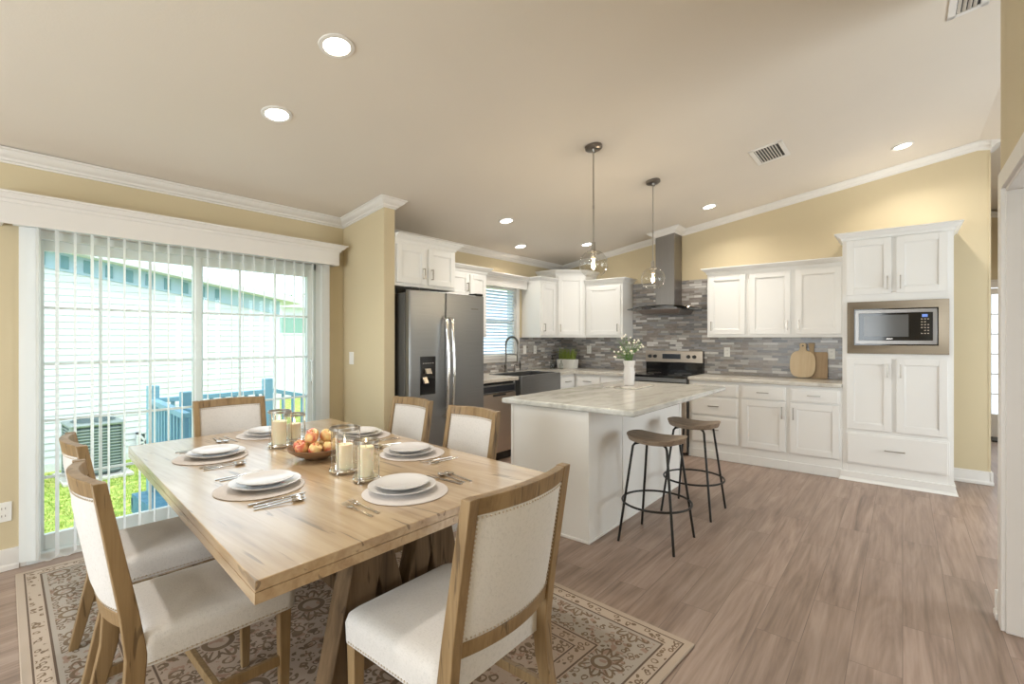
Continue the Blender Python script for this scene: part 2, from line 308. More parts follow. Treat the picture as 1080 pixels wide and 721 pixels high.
# ------------------------------------------------------------------ mesh helpers
class MB:
    def __init__(s): s.v = []; s.f = []; s.sm = []
    def add(s, vs, fs, smooth=False):
        o = len(s.v); s.v += [tuple(x) for x in vs]; s.f += [tuple(i+o for i in f) for f in fs]; s.sm += [smooth]*len(fs); return s
    def box(s, x0, y0, z0, x1, y1, z1, M4=None):
        vs = [Vector((x, y, z)) for z in (z0, z1) for x, y in ((x0, y0), (x1, y0), (x1, y1), (x0, y1))]
        if M4: vs = [M4 @ q for q in vs]
        return s.add(vs, [(3,2,1,0), (4,5,6,7), (0,1,5,4), (1,2,6,5), (2,3,7,6), (3,0,4,7)])
    def hexa(s, b, t): return s.add(list(b)+list(t), [(3,2,1,0), (4,5,6,7), (0,1,5,4), (1,2,6,5), (2,3,7,6), (3,0,4,7)])
    def beam(s, p0, p1, w, d, up=(0,0,1), w1=None, d1=None):
        p0, p1 = Vector(p0), Vector(p1); a = (p1-p0).normalized(); u = Vector(up); x = a.cross(u)
        if x.length < 1e-4: x = a.cross(Vector((1,0,0)))
        x.normalize(); y = x.cross(a).normalized(); w1 = w1 or w; d1 = d1 or d
        q = lambda p, w, d: [p+x*sx*w/2+y*sy*d/2 for sx, sy in ((-1,-1), (1,-1), (1,1), (-1,1))]
        return s.hexa(q(p0, w, d), q(p1, w1, d1))
    def cyl(s, p0, p1, r0, r1=None, n=16, caps=True):
        p0, p1 = Vector(p0), Vector(p1); r1 = r0 if r1 is None else r1; a = (p1-p0).normalized()
        x = a.orthogonal().normalized(); y = a.cross(x)
        vs = [p+(x*math.cos(2*PI*i/n)+y*math.sin(2*PI*i/n))*r for p, r in ((p0, r0), (p1, r1)) for i in range(n)]
        s.add(vs, [(i, (i+1) % n, n+(i+1) % n, n+i) for i in range(n)], True)
        if caps: s.add(vs[:n], [tuple(range(n))[::-1]]); s.add(vs[n:], [tuple(range(n))])
        return s
    def tube(s, pts, r, n=8, closed=False):
        pts = [Vector(p) for p in pts]; N = len(pts); vs = []; x = None
        for i, p in enumerate(pts):
            a = (pts[(i+1) % N]-pts[i-1]) if closed else (pts[min(i+1, N-1)]-pts[max(i-1, 0)])
            a.normalize()
            x = a.orthogonal().normalized() if x is None else (x-a*x.dot(a)).normalized()
            y = a.cross(x); rr = r[i] if isinstance(r, (list, tuple)) else r
            vs += [p+(x*math.cos(2*PI*k/n)+y*math.sin(2*PI*k/n))*rr for k in range(n)]
        fs = [(i*n+k, i*n+(k+1) % n, ((i+1) % N)*n+(k+1) % n, ((i+1) % N)*n+k) for i in range(N if closed else N-1) for k in range(n)]
        s.add(vs, fs, True)
        if not closed: s.add(vs[:n], [tuple(range(n))[::-1]]); s.add(vs[-n:], [tuple(range(n))])
        return s
    def lathe(s, prof, c=(0,0,0), n=32, sx=1, sy=1):
        vs = [(c[0]+r*math.cos(2*PI*i/n)*sx, c[1]+r*math.sin(2*PI*i/n)*sy, c[2]+z) for r, z in prof for i in range(n)]
        fs = [(j*n+i, j*n+(i+1) % n, (j+1)*n+(i+1) % n, (j+1)*n+i) for j in range(len(prof)-1) for i in range(n)]
        return s.add(vs, fs, True)
    def sphere(s, c, r, n=12, m=8, sz=1):
        return s.lathe([(max(r*math.sin(PI*j/m), 1e-4), -r*math.cos(PI*j/m)*sz) for j in range(m+1)], c, n)
    def prism(s, poly, z0, z1, M4=None):
        n = len(poly); vs = [Vector((x, y, z)) for z in (z0, z1) for x, y in poly]
        if M4: vs = [M4 @ q for q in vs]
        return s.add(vs, [tuple(range(n))[::-1], tuple(range(n, 2*n))]+[(i, (i+1) % n, n+(i+1) % n, n+i) for i in range(n)])
    def sweep(s, poly, p0, p1, nrm):
        """extrude profile [(out, down)] from p0 to p1; out along nrm, down is -z"""
        nrm = Vector(nrm); n = len(poly)
        q0, q1 = (p0 if isinstance(p0, list) else [Vector(p0)+nrm*o-Vector((0,0,d)) for o, d in poly]), \
                 (p1 if isinstance(p1, list) else [Vector(p1)+nrm*o-Vector((0,0,d)) for o, d in poly])
        return s.add(q0+q1, [tuple(range(n))[::-1], tuple(range(n, 2*n))]+[(i, (i+1) % n, n+(i+1) % n, n+i) for i in range(n)])
    def build(s, name, m, parent=None, bevel=0, smooth=None, angle=40, seg=2, sub=0):
        me = bpy.data.meshes.new(name); me.from_pydata(s.v, [], s.f)
        bm = bmesh.new(); bm.from_mesh(me); bmesh.ops.remove_doubles(bm, verts=bm.verts, dist=1e-5)
        bmesh.ops.recalc_face_normals(bm, faces=bm.faces); bm.to_mesh(me); bm.free()
        me.materials.append(M[m] if isinstance(m, str) else m)
        any_s = smooth if smooth is not None else any(s.sm)
        if any_s or bevel or sub:
            me.polygons.foreach_set('use_smooth', [True]*len(me.polygons)); me.set_sharp_from_angle(angle=math.radians(angle))
        o = bpy.data.objects.new(name, me); C.objects.link(o)
        if parent: o.parent = parent
        if bevel:
            b = o.modifiers.new('bevel', 'BEVEL'); b.width = bevel; b.segments = seg; b.limit_method = 'ANGLE'; b.angle_limit = math.radians(35); b.harden_normals = False
        if sub:
            q = o.modifiers.new('sub', 'SUBSURF'); q.levels = sub; q.render_levels = sub
        return o
def thing(name, label, cat, loc=(0,0,0), rz=0, group=None):
    o = bpy.data.objects.new(name, None); C.objects.link(o); o.location = loc; o.rotation_euler = (0, 0, rz)
    o.empty_display_size = .05; return tag(o, label, cat, group)
def tag(o, label, cat, group=None, kind=None):
    o['label'] = label; o['category'] = cat
    if group: o['group'] = group
    if kind: o['kind'] = kind
    return o
def struct(o): o['kind'] = 'structure'; return o
def copy_tree(o, parent=None):
    c = o.copy(); C.objects.link(c)
    if parent: c.parent = parent
    for ch in list(o.children): copy_tree(ch, c)
    return c
def B(*a): return MB().box(*a)

# ------------------------------------------------------------------ room shell
struct(B(LW-.14, SW-.14, -.1, EX+.1, 9.6, 0).build('floor', 'floor'))
cb = MB()
for x0, x1 in ((LW-.14, RIDGE), (RIDGE, EX+.14)):
    z0, z1 = ceil(x0), ceil(x1)
    cb.hexa([(x0, SW-.14, z0), (x1, SW-.14, z1), (x1, 9.6, z1), (x0, 9.6, z0)], [(x0, SW-.14, z0+.12), (x1, SW-.14, z1+.12), (x1, 9.6, z1+.12), (x0, 9.6, z0+.12)])
struct(cb.build('ceiling', 'ceil'))
TH = .14
DY0, DY1, DZ = .42, 2.30, 2.03         # sliding door opening
KY0, KY1, KZ0, KZ1 = 4.34, 5.17, 1.13, 2.06   # kitchen window opening
w = MB()
zt = 2.475
for y0, y1, z0, z1 in ((SW-.14, DY0, 0, zt), (DY0, DY1, DZ, zt), (DY1, KY0, 0, zt), (KY0, KY1, 0, KZ0), (KY0, KY1, KZ1, zt), (KY1, 9.6, 0, zt)):
    w.box(LW-TH, y0, z0, LW, y1, z1)
struct(w.build('wall_left', 'wall'))
def sloped_wall(x0, x1, y0, y1, z0=0, zfun=None):
    b = MB(); xs = [x0]+([RIDGE] if x0 < RIDGE < x1 else [])+[x1]
    for a, c in zip(xs, xs[1:]):
        b.hexa([(a, y0, z0), (c, y0, z0), (c, y1, z0), (a, y1, z0)], [(a, y0, ceil(a)), (c, y0, ceil(c)), (c, y1, ceil(c)), (a, y1, ceil(a))])
    return b
struct(sloped_wall(LW, .635, BW, BW+.12).build('wall_back', 'wall'))
struct(sloped_wall(.515, .635, BW+.12, 9.4).build('wall_hall', 'wall'))
struct(sloped_wall(LW, -3.487, 2.548, 2.665).build('wall_partition', 'wall', bevel=.006))
# right wall with doorway y 1.9..3.2
b = MB()
def ysl(y0, y1, z0): return MB().hexa([(RX, y0, z0), (RX+.13, y0, z0), (RX+.13, y1, z0), (RX, y1, z0)], [(RX, y0, ceil(RX)), (RX+.13, y0, ceil(RX+.13)), (RX+.13, y1, ceil(RX+.13)), (RX, y1, ceil(RX))])
for a in ((3.2, 3.36, 0), (1.893, 3.207, 2.07), (SW, 1.9, 0)):
    q = ysl(*a); b.add(q.v, q.f)
struct(b.build('wall_right', 'wall'))
struct(B(EX, SW-.14, 0, EX+.12, 3.1, 3.2).box(EX, 5.5, 0, EX+.12, 9.6, 3.2).box(EX, 3.1, 0, EX+.12, 5.5, .45).box(EX, 3.1, 2.25, EX+.12, 5.5, 3.2).build('wall_east', 'wall'))
w3 = struct(bpy.data.objects.new('added_window_east', None)); C.objects.link(w3); w3.location = (EX, 3.1, .45)  # unseen east window, added to hold a fill light
b = MB(); b.box(.02, 0, 0, .08, 2.4, .05); b.box(.02, 0, 1.75, .08, 2.4, 1.8)
for y in (0, 1.175, 2.35): b.box(.02, y, 0, .08, y+.05, 1.8)
b.build('window_frame', 'trim', w3, bevel=.003); B(.045, .02, .02, .05, 2.38, 1.78).build('glass_pane', 'pane', w3)
# south wall with a wide opening for the added fill window
b = MB(); S0, S1, SZ0, SZ1 = -3.5, -.3, .5, 2.15
for x0, x1, z0 in ((LW, S0, 0), (S0, S1, SZ1), (S1, EX, 0)):
    q = sloped_wall(x0, x1, SW-.14, SW, z0); b.add(q.v, q.f)
b.box(S0, SW-.14, 0, S1, SW, SZ0)
struct(b.build('wall_south', 'wall'))
# far wall of the entry with its door opening x .86..1.78
b = MB()
for x0, x1, z0 in ((.635, .84, 0), (.84, 1.74, 2.08), (1.74, EX, 0)):
    q = sloped_wall(x0, x1, 9.4, 9.54, z0); b.add(q.v, q.f)
struct(b.build('wall_entry', 'wall'))

# crown mouldings
CR = [(0,0), (.078,0), (.078,.010), (.066,.014), (.060,.026), (.040,.040), (.026,.045), (.020,.057), (.008,.060), (.008,.070), (0,.070)]
def crown(n, segs):
    b = MB()
    for p0, p1, nr in segs: b.sweep(CR, p0, p1, nr)
    return struct(b.build('trim_%d' % n, 'trim', smooth=True, angle=30))
def cz(x): return ceil(x)-.001
def mit(x, y, z, a, bb=None, k=1):   # mitred corner ring
    return [Vector((x+a[0]*o, y+a[1]*o, z-d+.157*a[0]*o*k)) for o, d in CR]
zc = cz(LW)
crown(1, [((LW, SW, zc), mit(LW, 2.548, zc, (1,-1)), (1,0,0))])
px, py0, py1 = -3.487, 2.548, 2.665
crown(2, [(mit(LW, py0, zc, (1,-1)), mit(px, py0, cz(px), (1,-1)), (0,-1,0)),
          (mit(px, py0, cz(px), (1,-1)), mit(px, py1, cz(px), (1,1)), (1,0,0)),
          (mit(px, py1, cz(px), (1,1)), mit(LW, py1, zc, (1,1)), (0,1,0))])
crown(3, [(mit(LW, py1, zc, (1,1)), mit(LW, BW, zc, (1,-1)), (1,0,0))])
crown(4, [(mit(LW, BW, zc, (1,-1)), (-2.60, BW, cz(-2.60)), (0,-1,0)), ((-2.60, BW, cz(-2.60)), (-2.10, BW, cz(-2.10)), (0,-1,0)),
          ((-2.10, BW, cz(-2.10)), (RIDGE, BW, cz(RIDGE)), (0,-1,0)), ((RIDGE, BW, cz(RIDGE)), (.635, BW, cz(.635)), (0,-1,0)),
          ((.635, BW-.078, cz(.635)), (.635, BW+.2, cz(.635)), (1,0,0))])
crown(5, [((.635, 9.4, ceil(.635)-.03), (EX, 9.4, ceil(EX)-.03), (0,-1,0))])
# baseboards
BB = [(0,0), (.014,.002), (.016,.09), (.024,.10), (.024,.125), (0,.125)]
def base(n, p0, p1, nr):
    return struct(MB().sweep(BB, (p0[0], p0[1], .126), (p1[0], p1[1], .126), nr).build('baseboard_'+n, 'trim', bevel=.002))
base('left', (LW, SW), (LW, .388), (1,0,0)); base('left_end', (LW, 2.42), (LW, 2.548), (1,0,0))
base('partition', (LW, 2.548), (px, 2.548), (0,-1,0)); base('partition_end', (px, 2.548), (px, 2.665), (1,0,0))
base('back', (.35, BW), (.655, BW), (0,-1,0)); base('back_end', (.635, BW-.02), (.635, 9.4), (1,0,0))
base('right', (RX, 3.30), (RX, 3.38), (-1,0,0)); base('right_near', (RX, SW), (RX, 1.8), (-1,0,0))
base('right_end', (RX-.02, 3.36), (RX+.13, 3.36), (0,1,0))
base('entry', (.635, 9.4), (.75, 9.4), (0,-1,0)); base('entry_far', (1.84, 9.4), (EX, 9.4), (0,-1,0))
base('south', (LW, SW), (EX, SW), (0,1,0)); base('east', (EX, SW), (EX, 9.4), (-1,0,0))
# doorway casing right
b = MB()
b.box(RX-.018, 3.2, 0, RX, 3.285, 2.155); b.box(RX-.0178, 1.9, 2.07, RX, 3.2, 2.155); b.box(RX-.018, 1.815, 0, RX, 1.9, 2.155)
b.box(RX-.002, 3.185, 0, RX+.132, 3.2, 2.07); b.box(RX-.002, 1.9, 2.055, RX+.132, 3.2, 2.07); b.box(RX-.002, 1.9, 0, RX+.132, 1.915, 2.07)
struct(b.build('trim_6', 'trim', bevel=.003))
# corner bead on back wall end
struct(B(.62, BW-.004, .12, .639, BW+.01, 3.1).build('trim_7', 'wall', bevel=.003))

# ------------------------------------------------------------------ sliding glass door
dr = thing('door_1', '', ''); del dr['label'], dr['category']; struct(dr); dr.location = (LW, DY0, 0)
L = DY1-DY0
f = MB(); f.box(-.12, 0, 0, .005, .05, DZ); f.box(-.12, L-.05, 0, .005, L, DZ); f.box(-.12, 0, DZ-.05, .005, L, DZ); f.box(-.12, 0, 0, .02, L, .05)
f.build('door_frame', 'vinyl', dr, bevel=.004)
b = MB(); b.box(0, -.03, 0, .016, .0, DZ+.06); b.box(0, L, 0, .016, L+.075, DZ+.06); b.box(0, 0, DZ, .0158, L, DZ+.06)
b.build('door_casing', 'trim', dr, bevel=.003)
def dpanel(y0, y1, xo, nm, handle=False):
    z0, z1 = .05, DZ-.05; sw = .055; p = MB()
    p.box(xo-.04, y0, z0, xo, y0+sw, z1); p.box(xo-.04, y1-sw, z0, xo, y1, z1)
    p.box(xo-.04, y0+sw, z0, xo, y1-sw, z0+.095); p.box(xo-.04, y0+sw, z1-.065, xo, y1-sw, z1)
    o = p.build(nm, 'vinyl', dr, bevel=.004)
    g = B(xo-.022, y0+sw, z0+.095, xo-.018, y1-sw, z1-.065).build('glass_pane', 'pane', o)
    gz0, gz1, gy0, gy1 = z0+.095, z1-.065, y0+sw, y1-sw; mu = MB()
    for i in (1, 2): y = gy0+(gy1-gy0)*i/3; mu.box(xo-.027, y-.008, gz0, xo-.013, y+.008, gz1)
    for i in range(1, 5): z = gz0+(gz1-gz0)*i/5; mu.box(xo-.026, gy0, z-.008, xo-.014, gy1, z+.008)
    mu.build('muntin_grid', 'vinyl', o)
    return o
dpanel(.028, .96, -.03, 'fixed_panel')
sp = dpanel(.885, L-.05, -.0, 'sliding_panel')
hb = MB(); hb.tube([(0, L-.085, .98), (.045, L-.085, 1.0), (.045, L-.085, 1.16), (0, L-.085, 1.18)], .009); hb.box(-.001, L-.1, .95, .006, L-.07, 1.21)
hb.build('door_handle', 'vinyl', sp, bevel=.002)

# door valance
v = thing('window_valance', 'long white crown-topped valance box above the sliding glass door', 'valance', (LW, .30, 2.03))
b = MB(); VL = 2.13
b.box(.112, 0, 0, .13, VL, .15); b.box(0, 0, 0, .112, .018, .15); b.box(0, VL-.018, 0, .112, VL, .15); b.box(0, 0, .142, .13, VL, .15)
b.build('valance_board', 'trim', v, bevel=.002)
VC = [(0, 0), (.058, 0), (.058, .010), (.046, .014), (.030, .036), (.016, .042), (.010, .060), (0, .060)]
b = MB(); top = .180
def ring(x, y, sx, sy): return [Vector((x+sx*o, y+sy*o, top-d)) for o, d in VC]
b.sweep(VC, ring(0, 0, 0, -1), ring(.13, 0, 1, -1), (0,-1,0)); b.sweep(VC, ring(.13, 0, 1, -1), ring(.13, VL, 1, 1), (1,0,0)); b.sweep(VC, ring(.13, VL, 1, 1), ring(0, VL, 0, 1), (0,1,0))
b.box(0, 0, .149, .13, VL, top)
b.build('valance_crown', 'trim', v, smooth=True, angle=30)

# vertical blinds
vb = thing('vertical_blind', 'sheer white vertical blind drawn open across the sliding glass door', 'blind', (LW, .3, 0))
B(.035, .06, 2.035, .075, 2.08, 2.065).build('headrail', 'vinyl', vb, bevel=.003)
def vane(y, ang, wd=.076):
    b = MB(); n = 4; pts = []
    for z in (.035, 2.032):
        for i in range(n+1):
            u = -wd/2+wd*i/n; c = .005*(1-(2*i/n-1)**2)
            dx, dy = u*math.cos(ang)-c*math.sin(ang), u*math.sin(ang)+c*math.cos(ang); pts.append((.058+dx, y+dy, z))
    b.add(pts, [(i, i+1, n+2+i, n+1+i) for i in range(n)], True)
    o = b.build('vane', 'vane', vb); return o
ys = [.118, .125, .132, .139]
for i, y in enumerate(ys): vane(y, math.radians(62))
k = 0; y = .167
vys = []
while y < 2.03:
    vys.append(y); y += .083
for y in vys: vane(y, math.radians(-20+random.uniform(-3, 3)))
for y in (1.985, 2.0, 2.015, 2.03): vane(y, math.radians(55))
ch = MB(); pts = []
for a, c in zip(vys, vys[1:]):
    for i in range(6): u = i/6; pts.append((.095, a+(c-a)*u, .045-.022*math.sin(PI*u)))
ch.tube(pts, .0022, 5); ch.build('bead_chain', 'plastic', vb)
cd = MB(); cd.cyl((.03, 2.085, 2.05), (.03, 2.085, 1.47), .0022, n=6); cd.cyl((.03, 2.085, 1.47), (.03, 2.085, 1.43), .006, .009, n=10)
cd.build('pull_cord', 'nickel', vb)

# ------------------------------------------------------------------ kitchen window
kw = struct(bpy.data.objects.new('window_1', None)); C.objects.link(kw); kw.location = (LW, KY0, KZ0)
wl, wh = KY1-KY0, KZ1-KZ0
b = MB(); b.box(-.12, 0, 0, -.02, .04, wh); b.box(-.12, wl-.04, 0, -.02, wl, wh); b.box(-.12, 0, 0, -.02, wl, .04); b.box(-.12, 0, wh-.04, -.02, wl, wh); b.box(-.1, 0, wh*.5-.02, -.05, wl, wh*.5+.02)
b.build('window_frame', 'vinyl', kw, bevel=.003)
B(-.078, .04, .04, -.074, wl-.04, wh-.04).build('glass_pane', 'pane', kw)
b = MB(); b.box(0, -.06, -.06, .016, .0, wh+.05); b.box(0, wl, -.06, .016, wl+.065, wh+.05); b.box(0, 0, wh, .016, wl, wh+.05); b.box(-.02, -.06, -.03, .03, wl+.06, 0); b.box(0, -.06, -.075, .014, wl+.06, -.03)
b.box(-.1, 0, 0, 0, .004, wh); b.box(-.1, wl-.004, 0, 0, wl, wh)
b.build('window_casing', 'trim', kw, bevel=.003)
hbld = thing('horizontal_blind', 'white horizontal slat blind lowered over the kitchen sink window', 'blind', (LW, KY0, KZ0))
B(-.045, .01, wh-.045, -.005, wl-.01, wh-.005).build('headrail', 'plastic', hbld, bevel=.003)
b = MB()
for i in range(21):
    z = .03+i*.041; R4 = Matrix.Translation((-.025, wl/2, z)) @ Matrix.Rotation(math.radians(-28), 4, 'Y')
    b.box(-.022, -wl/2+.012, -.0012, .022, wl/2-.012, .0012, R4)
b.build('slats', 'slat', hbld)
b = MB()
for y in (.12, wl/2, wl-.12): b.cyl((-.025, y, .01), (-.025, y, wh-.04), .0015, n=5)
b.build('ladder_cord', 'plastic', hbld); B(-.045, .012, .004, -.005, wl-.012, .018).build('bottom_rail', 'plastic', hbld, bevel=.003)
v2 = thing('window_valance', 'short white crown-topped valance over the kitchen sink window', 'valance', (LW, 4.26, 2.03))
VL2 = 1.02; b = MB(); b.box(.10, 0, 0, .118, VL2, .13); b.box(0, VL2-.018, 0, .1, VL2, .13); b.box(0, 0, 0, .1, .018, .13); b.box(0, 0, .12, .118, VL2, .13); b.build('valance_board', 'trim', v2, bevel=.002)
b = MB(); top = .17
b.sweep(VC, ring(.118, 0, 1, 0), ring(.118, VL2, 1, 1), (1,0,0)); b.sweep(VC, ring(.118, VL2, 1, 1), ring(0, VL2, 0, 1), (0,1,0)); b.box(0, 0, .13, .118, VL2, top)
b.build('valance_crown', 'trim', v2, smooth=True, angle=30)

# south window, unseen behind camera, added to let in fill light
sw = struct(bpy.data.objects.new('added_window_south', None)); C.objects.link(sw); sw.location = (S0, SW, SZ0)
b = MB(); LX = S1-S0; HZ = SZ1-SZ0
for i in range(4): x = (LX-.05)*i/3; b.box(x, -.1, 0, x+.05, -.04, HZ)
b.box(0, -.1, 0, LX, -.04, .05); b.box(0, -.1, HZ-.05, LX, -.04, HZ); b.build('window_frame', 'vinyl', sw, bevel=.003)
B(.02, -.075, .02, LX-.02, -.071, HZ-.02).build('glass_pane', 'pane', sw)

# entry french door
ed = struct(bpy.data.objects.new('door_2', None)); C.objects.link(ed); ed.location = (.84, 9.4, 0)
b = MB(); b.box(.0, -.0, 0, .12, .05, 2.06); b.box(.78, 0, 0, .90, .05, 2.06); b.box(.12, 0, 0, .78, .05, .32); b.box(.12, 0, 1.98, .78, .05, 2.06); b.build('door_leaf', 'trim', ed, bevel=.003)
B(.12, .022, .32, .78, .027, 1.98).build('glass_pane', 'pane', ed)
b = MB()
for i in range(1, 3): b.box(.12+.22*i-.009, .012, .32, .12+.22*i+.009, .036, 1.98)
for i in range(1, 6): b.box(.12, .013, .32+1.66/6*i-.009, .78, .035, .32+1.66/6*i+.009)
b.build('muntin_grid', 'trim', ed)
MB().sphere((.06, -.05, 1.0), .028).cyl((.06, 0, 1.0), (.06, -.04, 1.0), .012).build('door_knob', 'gunmetal', ed)
b = MB(); b.box(-.09, -.02, 0, 0, 0, 2.15); b.box(.9, -.02, 0, .99, 0, 2.15); b.box(-.09, -.02, 2.07, .99, 0, 2.16); b.box(-.10, -.035, 2.16, 1.0, 0, 2.18); b.build('door_casing', 'trim', ed, bevel=.003)
tag(B(.92, 8.95, .001, 1.78, 9.3, .02).build('doormat', 'blackmatte', bevel=.003), 'dark doormat on the floor in front of the far entry door', 'doormat')

# ------------------------------------------------------------------ cabinetry
def handle(parent, x, z, y, L, vert=True, m='nickel'):
    b = MB(); h = L/2; s = .028
    a = lambda u: ((x, y-s, z+u) if vert else (x+u, y-s, z))
    c = lambda u: ((x, y, z+u) if vert else (x+u, y, z))
    p, q = a(-h), a(h)
    if vert: b.box(x-.005, y-s-.005, z-h, x+.005, y-s+.004, z+h)
    else: b.box(x-h, y-s-.005, z-.005, x+h, y-s+.004, z+.005)
    for u in (-h+.006, h-.006): b.cyl(c(u), a(u), .0045, n=8)
    b.build('handle', m, parent, bevel=.001)
def shaker(parent, name, x0, z0, x1, z1, y=0, t=.02, fr=.058, m='cab'):
    b = MB(); yf = y-t
    b.box(x0, yf, z0, x0+fr, y, z1); b.box(x1-fr, yf, z0, x1, y, z1); b.box(x0+fr, yf, z0, x1-fr, y, z0+fr); b.box(x0+fr, yf, z1-fr, x1-fr, y, z1)
    b.box(x0+fr-.002, yf+.009, z0+fr-.002, x1-fr+.002, y, z1-fr+.002)
    g = .008   # small inner bead
    for a in ((x0+fr, z0+fr, x0+fr+g, z1-fr), (x1-fr-g, z0+fr, x1-fr, z1-fr), (x0+fr, z0+fr, x1-fr, z0+fr+g), (x0+fr, z1-fr-g, x1-fr, z1-fr)):
        b.box(a[0], yf+.005, a[1], a[2], y, a[3])
    return b.build(name, m, parent, bevel=.002)
def slab(parent, name, x0, z0, x1, z1, y=0, t=.02, m='cab'):
    b = MB(); b.box(x0, y-t+.004, z0, x1, y, z1); b.box(x0+.012, y-t, z0+.012, x1-.012, y, z1-.012); return b.build(name, m, parent, bevel=.003)
UC = [(0, 0), (.062, 0), (.062, .010), (.050, .014), (.034, .034), (.018, .044), (.010, .060), (.010, .07), (0, .07)]
def ucrown(parent, Wd, D, H, sides=(1, 1), m='cab'):
    top = H; b = MB(); rg = lambda x, y, sx, sy: [Vector((x+sx*o, y+sy*o, top-d)) for o, d in UC]
    l, r = sides
    b.sweep(UC, rg(0, 0, -l, -1), rg(Wd, 0, r, -1), (0,-1,0))
    if l: b.sweep(UC, rg(0, D, -1, 0), rg(0, 0, -1, -1), (-1,0,0))
    if r: b.sweep(UC, rg(Wd, 0, 1, -1), rg(Wd, D, 1, 0), (1,0,0))
    b.box(0, 0, top-.07, Wd, D, top)
    return b.build('crown_moulding', m, parent, smooth=True, angle=30)
HL = .105
# right wall cabinets, front y=5.98
def wallcab(label, x0, x1, doors, crown_sides, zb=1.38, zt_=2.135, ctop=2.20, group=None):
    t = thing('wall_cabinet', label, 'cabinet', (x0, 5.98, zb), 0, group); Wd = x1-x0; D = BW-5.98-.002; H = zt_-zb
    b = B(0, 0, 0, Wd, D, H); b.build('cabinet_body', 'cab', t, bevel=.002)
    ucrown(t, Wd, D, ctop-zb, crown_sides)
    for a, c, side in doors:
        d = shaker(t, 'door', a-x0, .035, c-x0, H-.03)
        handle(d, (a-x0+.03 if side < 0 else c-x0-.03), .035+.035+HL/2+.01, -.02, HL)
    return t
wallcab('single-door white wall cabinet just right of the range hood', -1.823, -1.375, [(-1.80, -1.40, -1)], (1, 0))
wallcab('two-door white wall cabinet between single-door cabinet and oven tower', -1.375, -.465, [(-1.352, -.945, 1), (-.895, -.485, -1)], (0, 0))
# pantry tower
pt = thing('tall_cabinet', 'tall white cabinet tower holding the built-in microwave at right end', 'cabinet', (-.458, 5.70, 0)); PW = .805; PD = BW-5.70-.002
b = MB(); b.box(0, 0, 0, .04, PD, 2.33); b.box(PW-.04, 0, 0, PW, PD, 2.33); b.box(.04, .02, 0, PW-.04, PD, 1.21); b.box(.04, .02, 1.73, PW-.04, PD, 2.33); b.box(.04, PD-.03, 1.21, PW-.04, PD, 1.73)
b.box(.04, 0, 1.17, PW-.04, .02, 1.228); b.box(.04, 0, 1.71, PW-.04, .02, 1.80); b.box(.04, 0, 2.30, PW-.04, .02, 2.33); b.box(.04, 0, .455, PW-.04, .02, .515); b.box(.04, 0, 0, PW-.04, .02, .17); b.box(PW/2-.05, 0, .516, PW/2+.05, .02, 1.169); b.box(PW/2-.05, 0, 1.801, PW/2+.05, .02, 2.299)
b.build('cabinet_body', 'cab', pt, bevel=.002)
ucrown(pt, PW, PD, 2.385, (1, 1))
for a, c, s_ in ((.035, .378, 1), (.412, .765, -1)):
    d = shaker(pt, 'door', a, 1.785, c, 2.305); handle(d, (c-.03 if s_ > 0 else a+.03), 1.785+.035+.065, -.02, .125)
    d = shaker(pt, 'door', a, .50, c, 1.18); handle(d, (c-.03 if s_ > 0 else a+.03), 1.18-.035-.075, -.02, .125)
d = slab(pt, 'drawer', .03, .165, .778, .462); handle(d, .40, .325, -.02, .15, False)
b = MB(); b.box(-.012, -.018, 0, PW+.012, .0, .085); b.box(-.012, 0, 0, 0, PD, .085); b.box(PW, 0, 0, PW+.012, PD, .085)
b.hexa([(-.03, -.04, 0), (PW+.03, -.04, 0), (PW+.012, -.01, 0), (-.012, -.01, 0)], [(-.014, -.018, .03), (PW+.014, -.018, .03), (PW+.012, -.01, .03), (-.012, -.01, .03)])
b.hexa([(PW+.03, -.04, 0), (PW+.03, PD, 0), (PW, PD, 0), (PW, -.01, 0)], [(PW+.014, -.018, .03), (PW+.014, PD, .03), (PW, PD, .03), (PW, -.01, .03)])
b.build('base_moulding', 'cab', pt, bevel=.002)
# microwave
mw = thing('microwave', 'built-in microwave with wide stainless trim kit in the tall cabinet', 'microwave', (-.418, 5.70, 1.224)); MWW, MHH = .735, .492
b = MB()
def fr(b, x0, z0, x1, z1, X0, Z0, X1, Z1, yo, yi, yb):
    o = [(x0, yo, z0), (x1, yo, z0), (x1, yo, z1), (x0, yo, z1)]; i = [(X0, yi, Z0), (X1, yi, Z0), (X1, yi, Z1), (X0, yi, Z1)]
    ob = [(x, yb, z) for x, _, z in o]; ib = [(x, yb, z) for x, _, z in i]
    vs = o+i+ob+ib; fs = []
    for k in range(4):
        j = (k+1) % 4; fs += [(k, j, 4+j, 4+k), (8+k, 8+j, j, k), (4+k, 4+j, 12+j, 12+k), (12+k, 12+j, 8+j, 8+k)]
    b.add(vs, fs)
fr(b, 0, 0, MWW, MHH, .055, .08, MWW-.07, MHH-.07, -.022, -.008, .02); b  .build('trim_kit', 'steeltrim', mw, bevel=.0015)
B(.05, -.004, .075, MWW-.065, .40, MHH-.065).build('oven_cavity', 'black', mw)
b = MB(); fr(b, .064, .09, MWW-.08, MHH-.08, .092, .125, MWW-.108, MHH-.112, -.018, -.018, 0); b.build('door_frame', 'steeldark', mw, bevel=.002)
B(.092, -.014, .125, MWW-.108, -.004, MHH-.112).build('door_glass', 'black', mw)
B(.13, -.0155, .16, .46, -.013, MHH-.13).build('viewing_window', 'grayglass', mw)
B(.553, -.016, MHH-.155, .592, -.013, MHH-.13).build('display', 'display', mw)
b = MB()
for r_ in range(6):
    for c_ in range(3):
        if (r_*3+c_) % 7 != 5: b.box(.546+c_*.022, -.0158, .315-r_*.026, .558+c_*.022, -.013, .323-r_*.026)
b.box(.30, -.0158, .138, .345, -.013, .144)
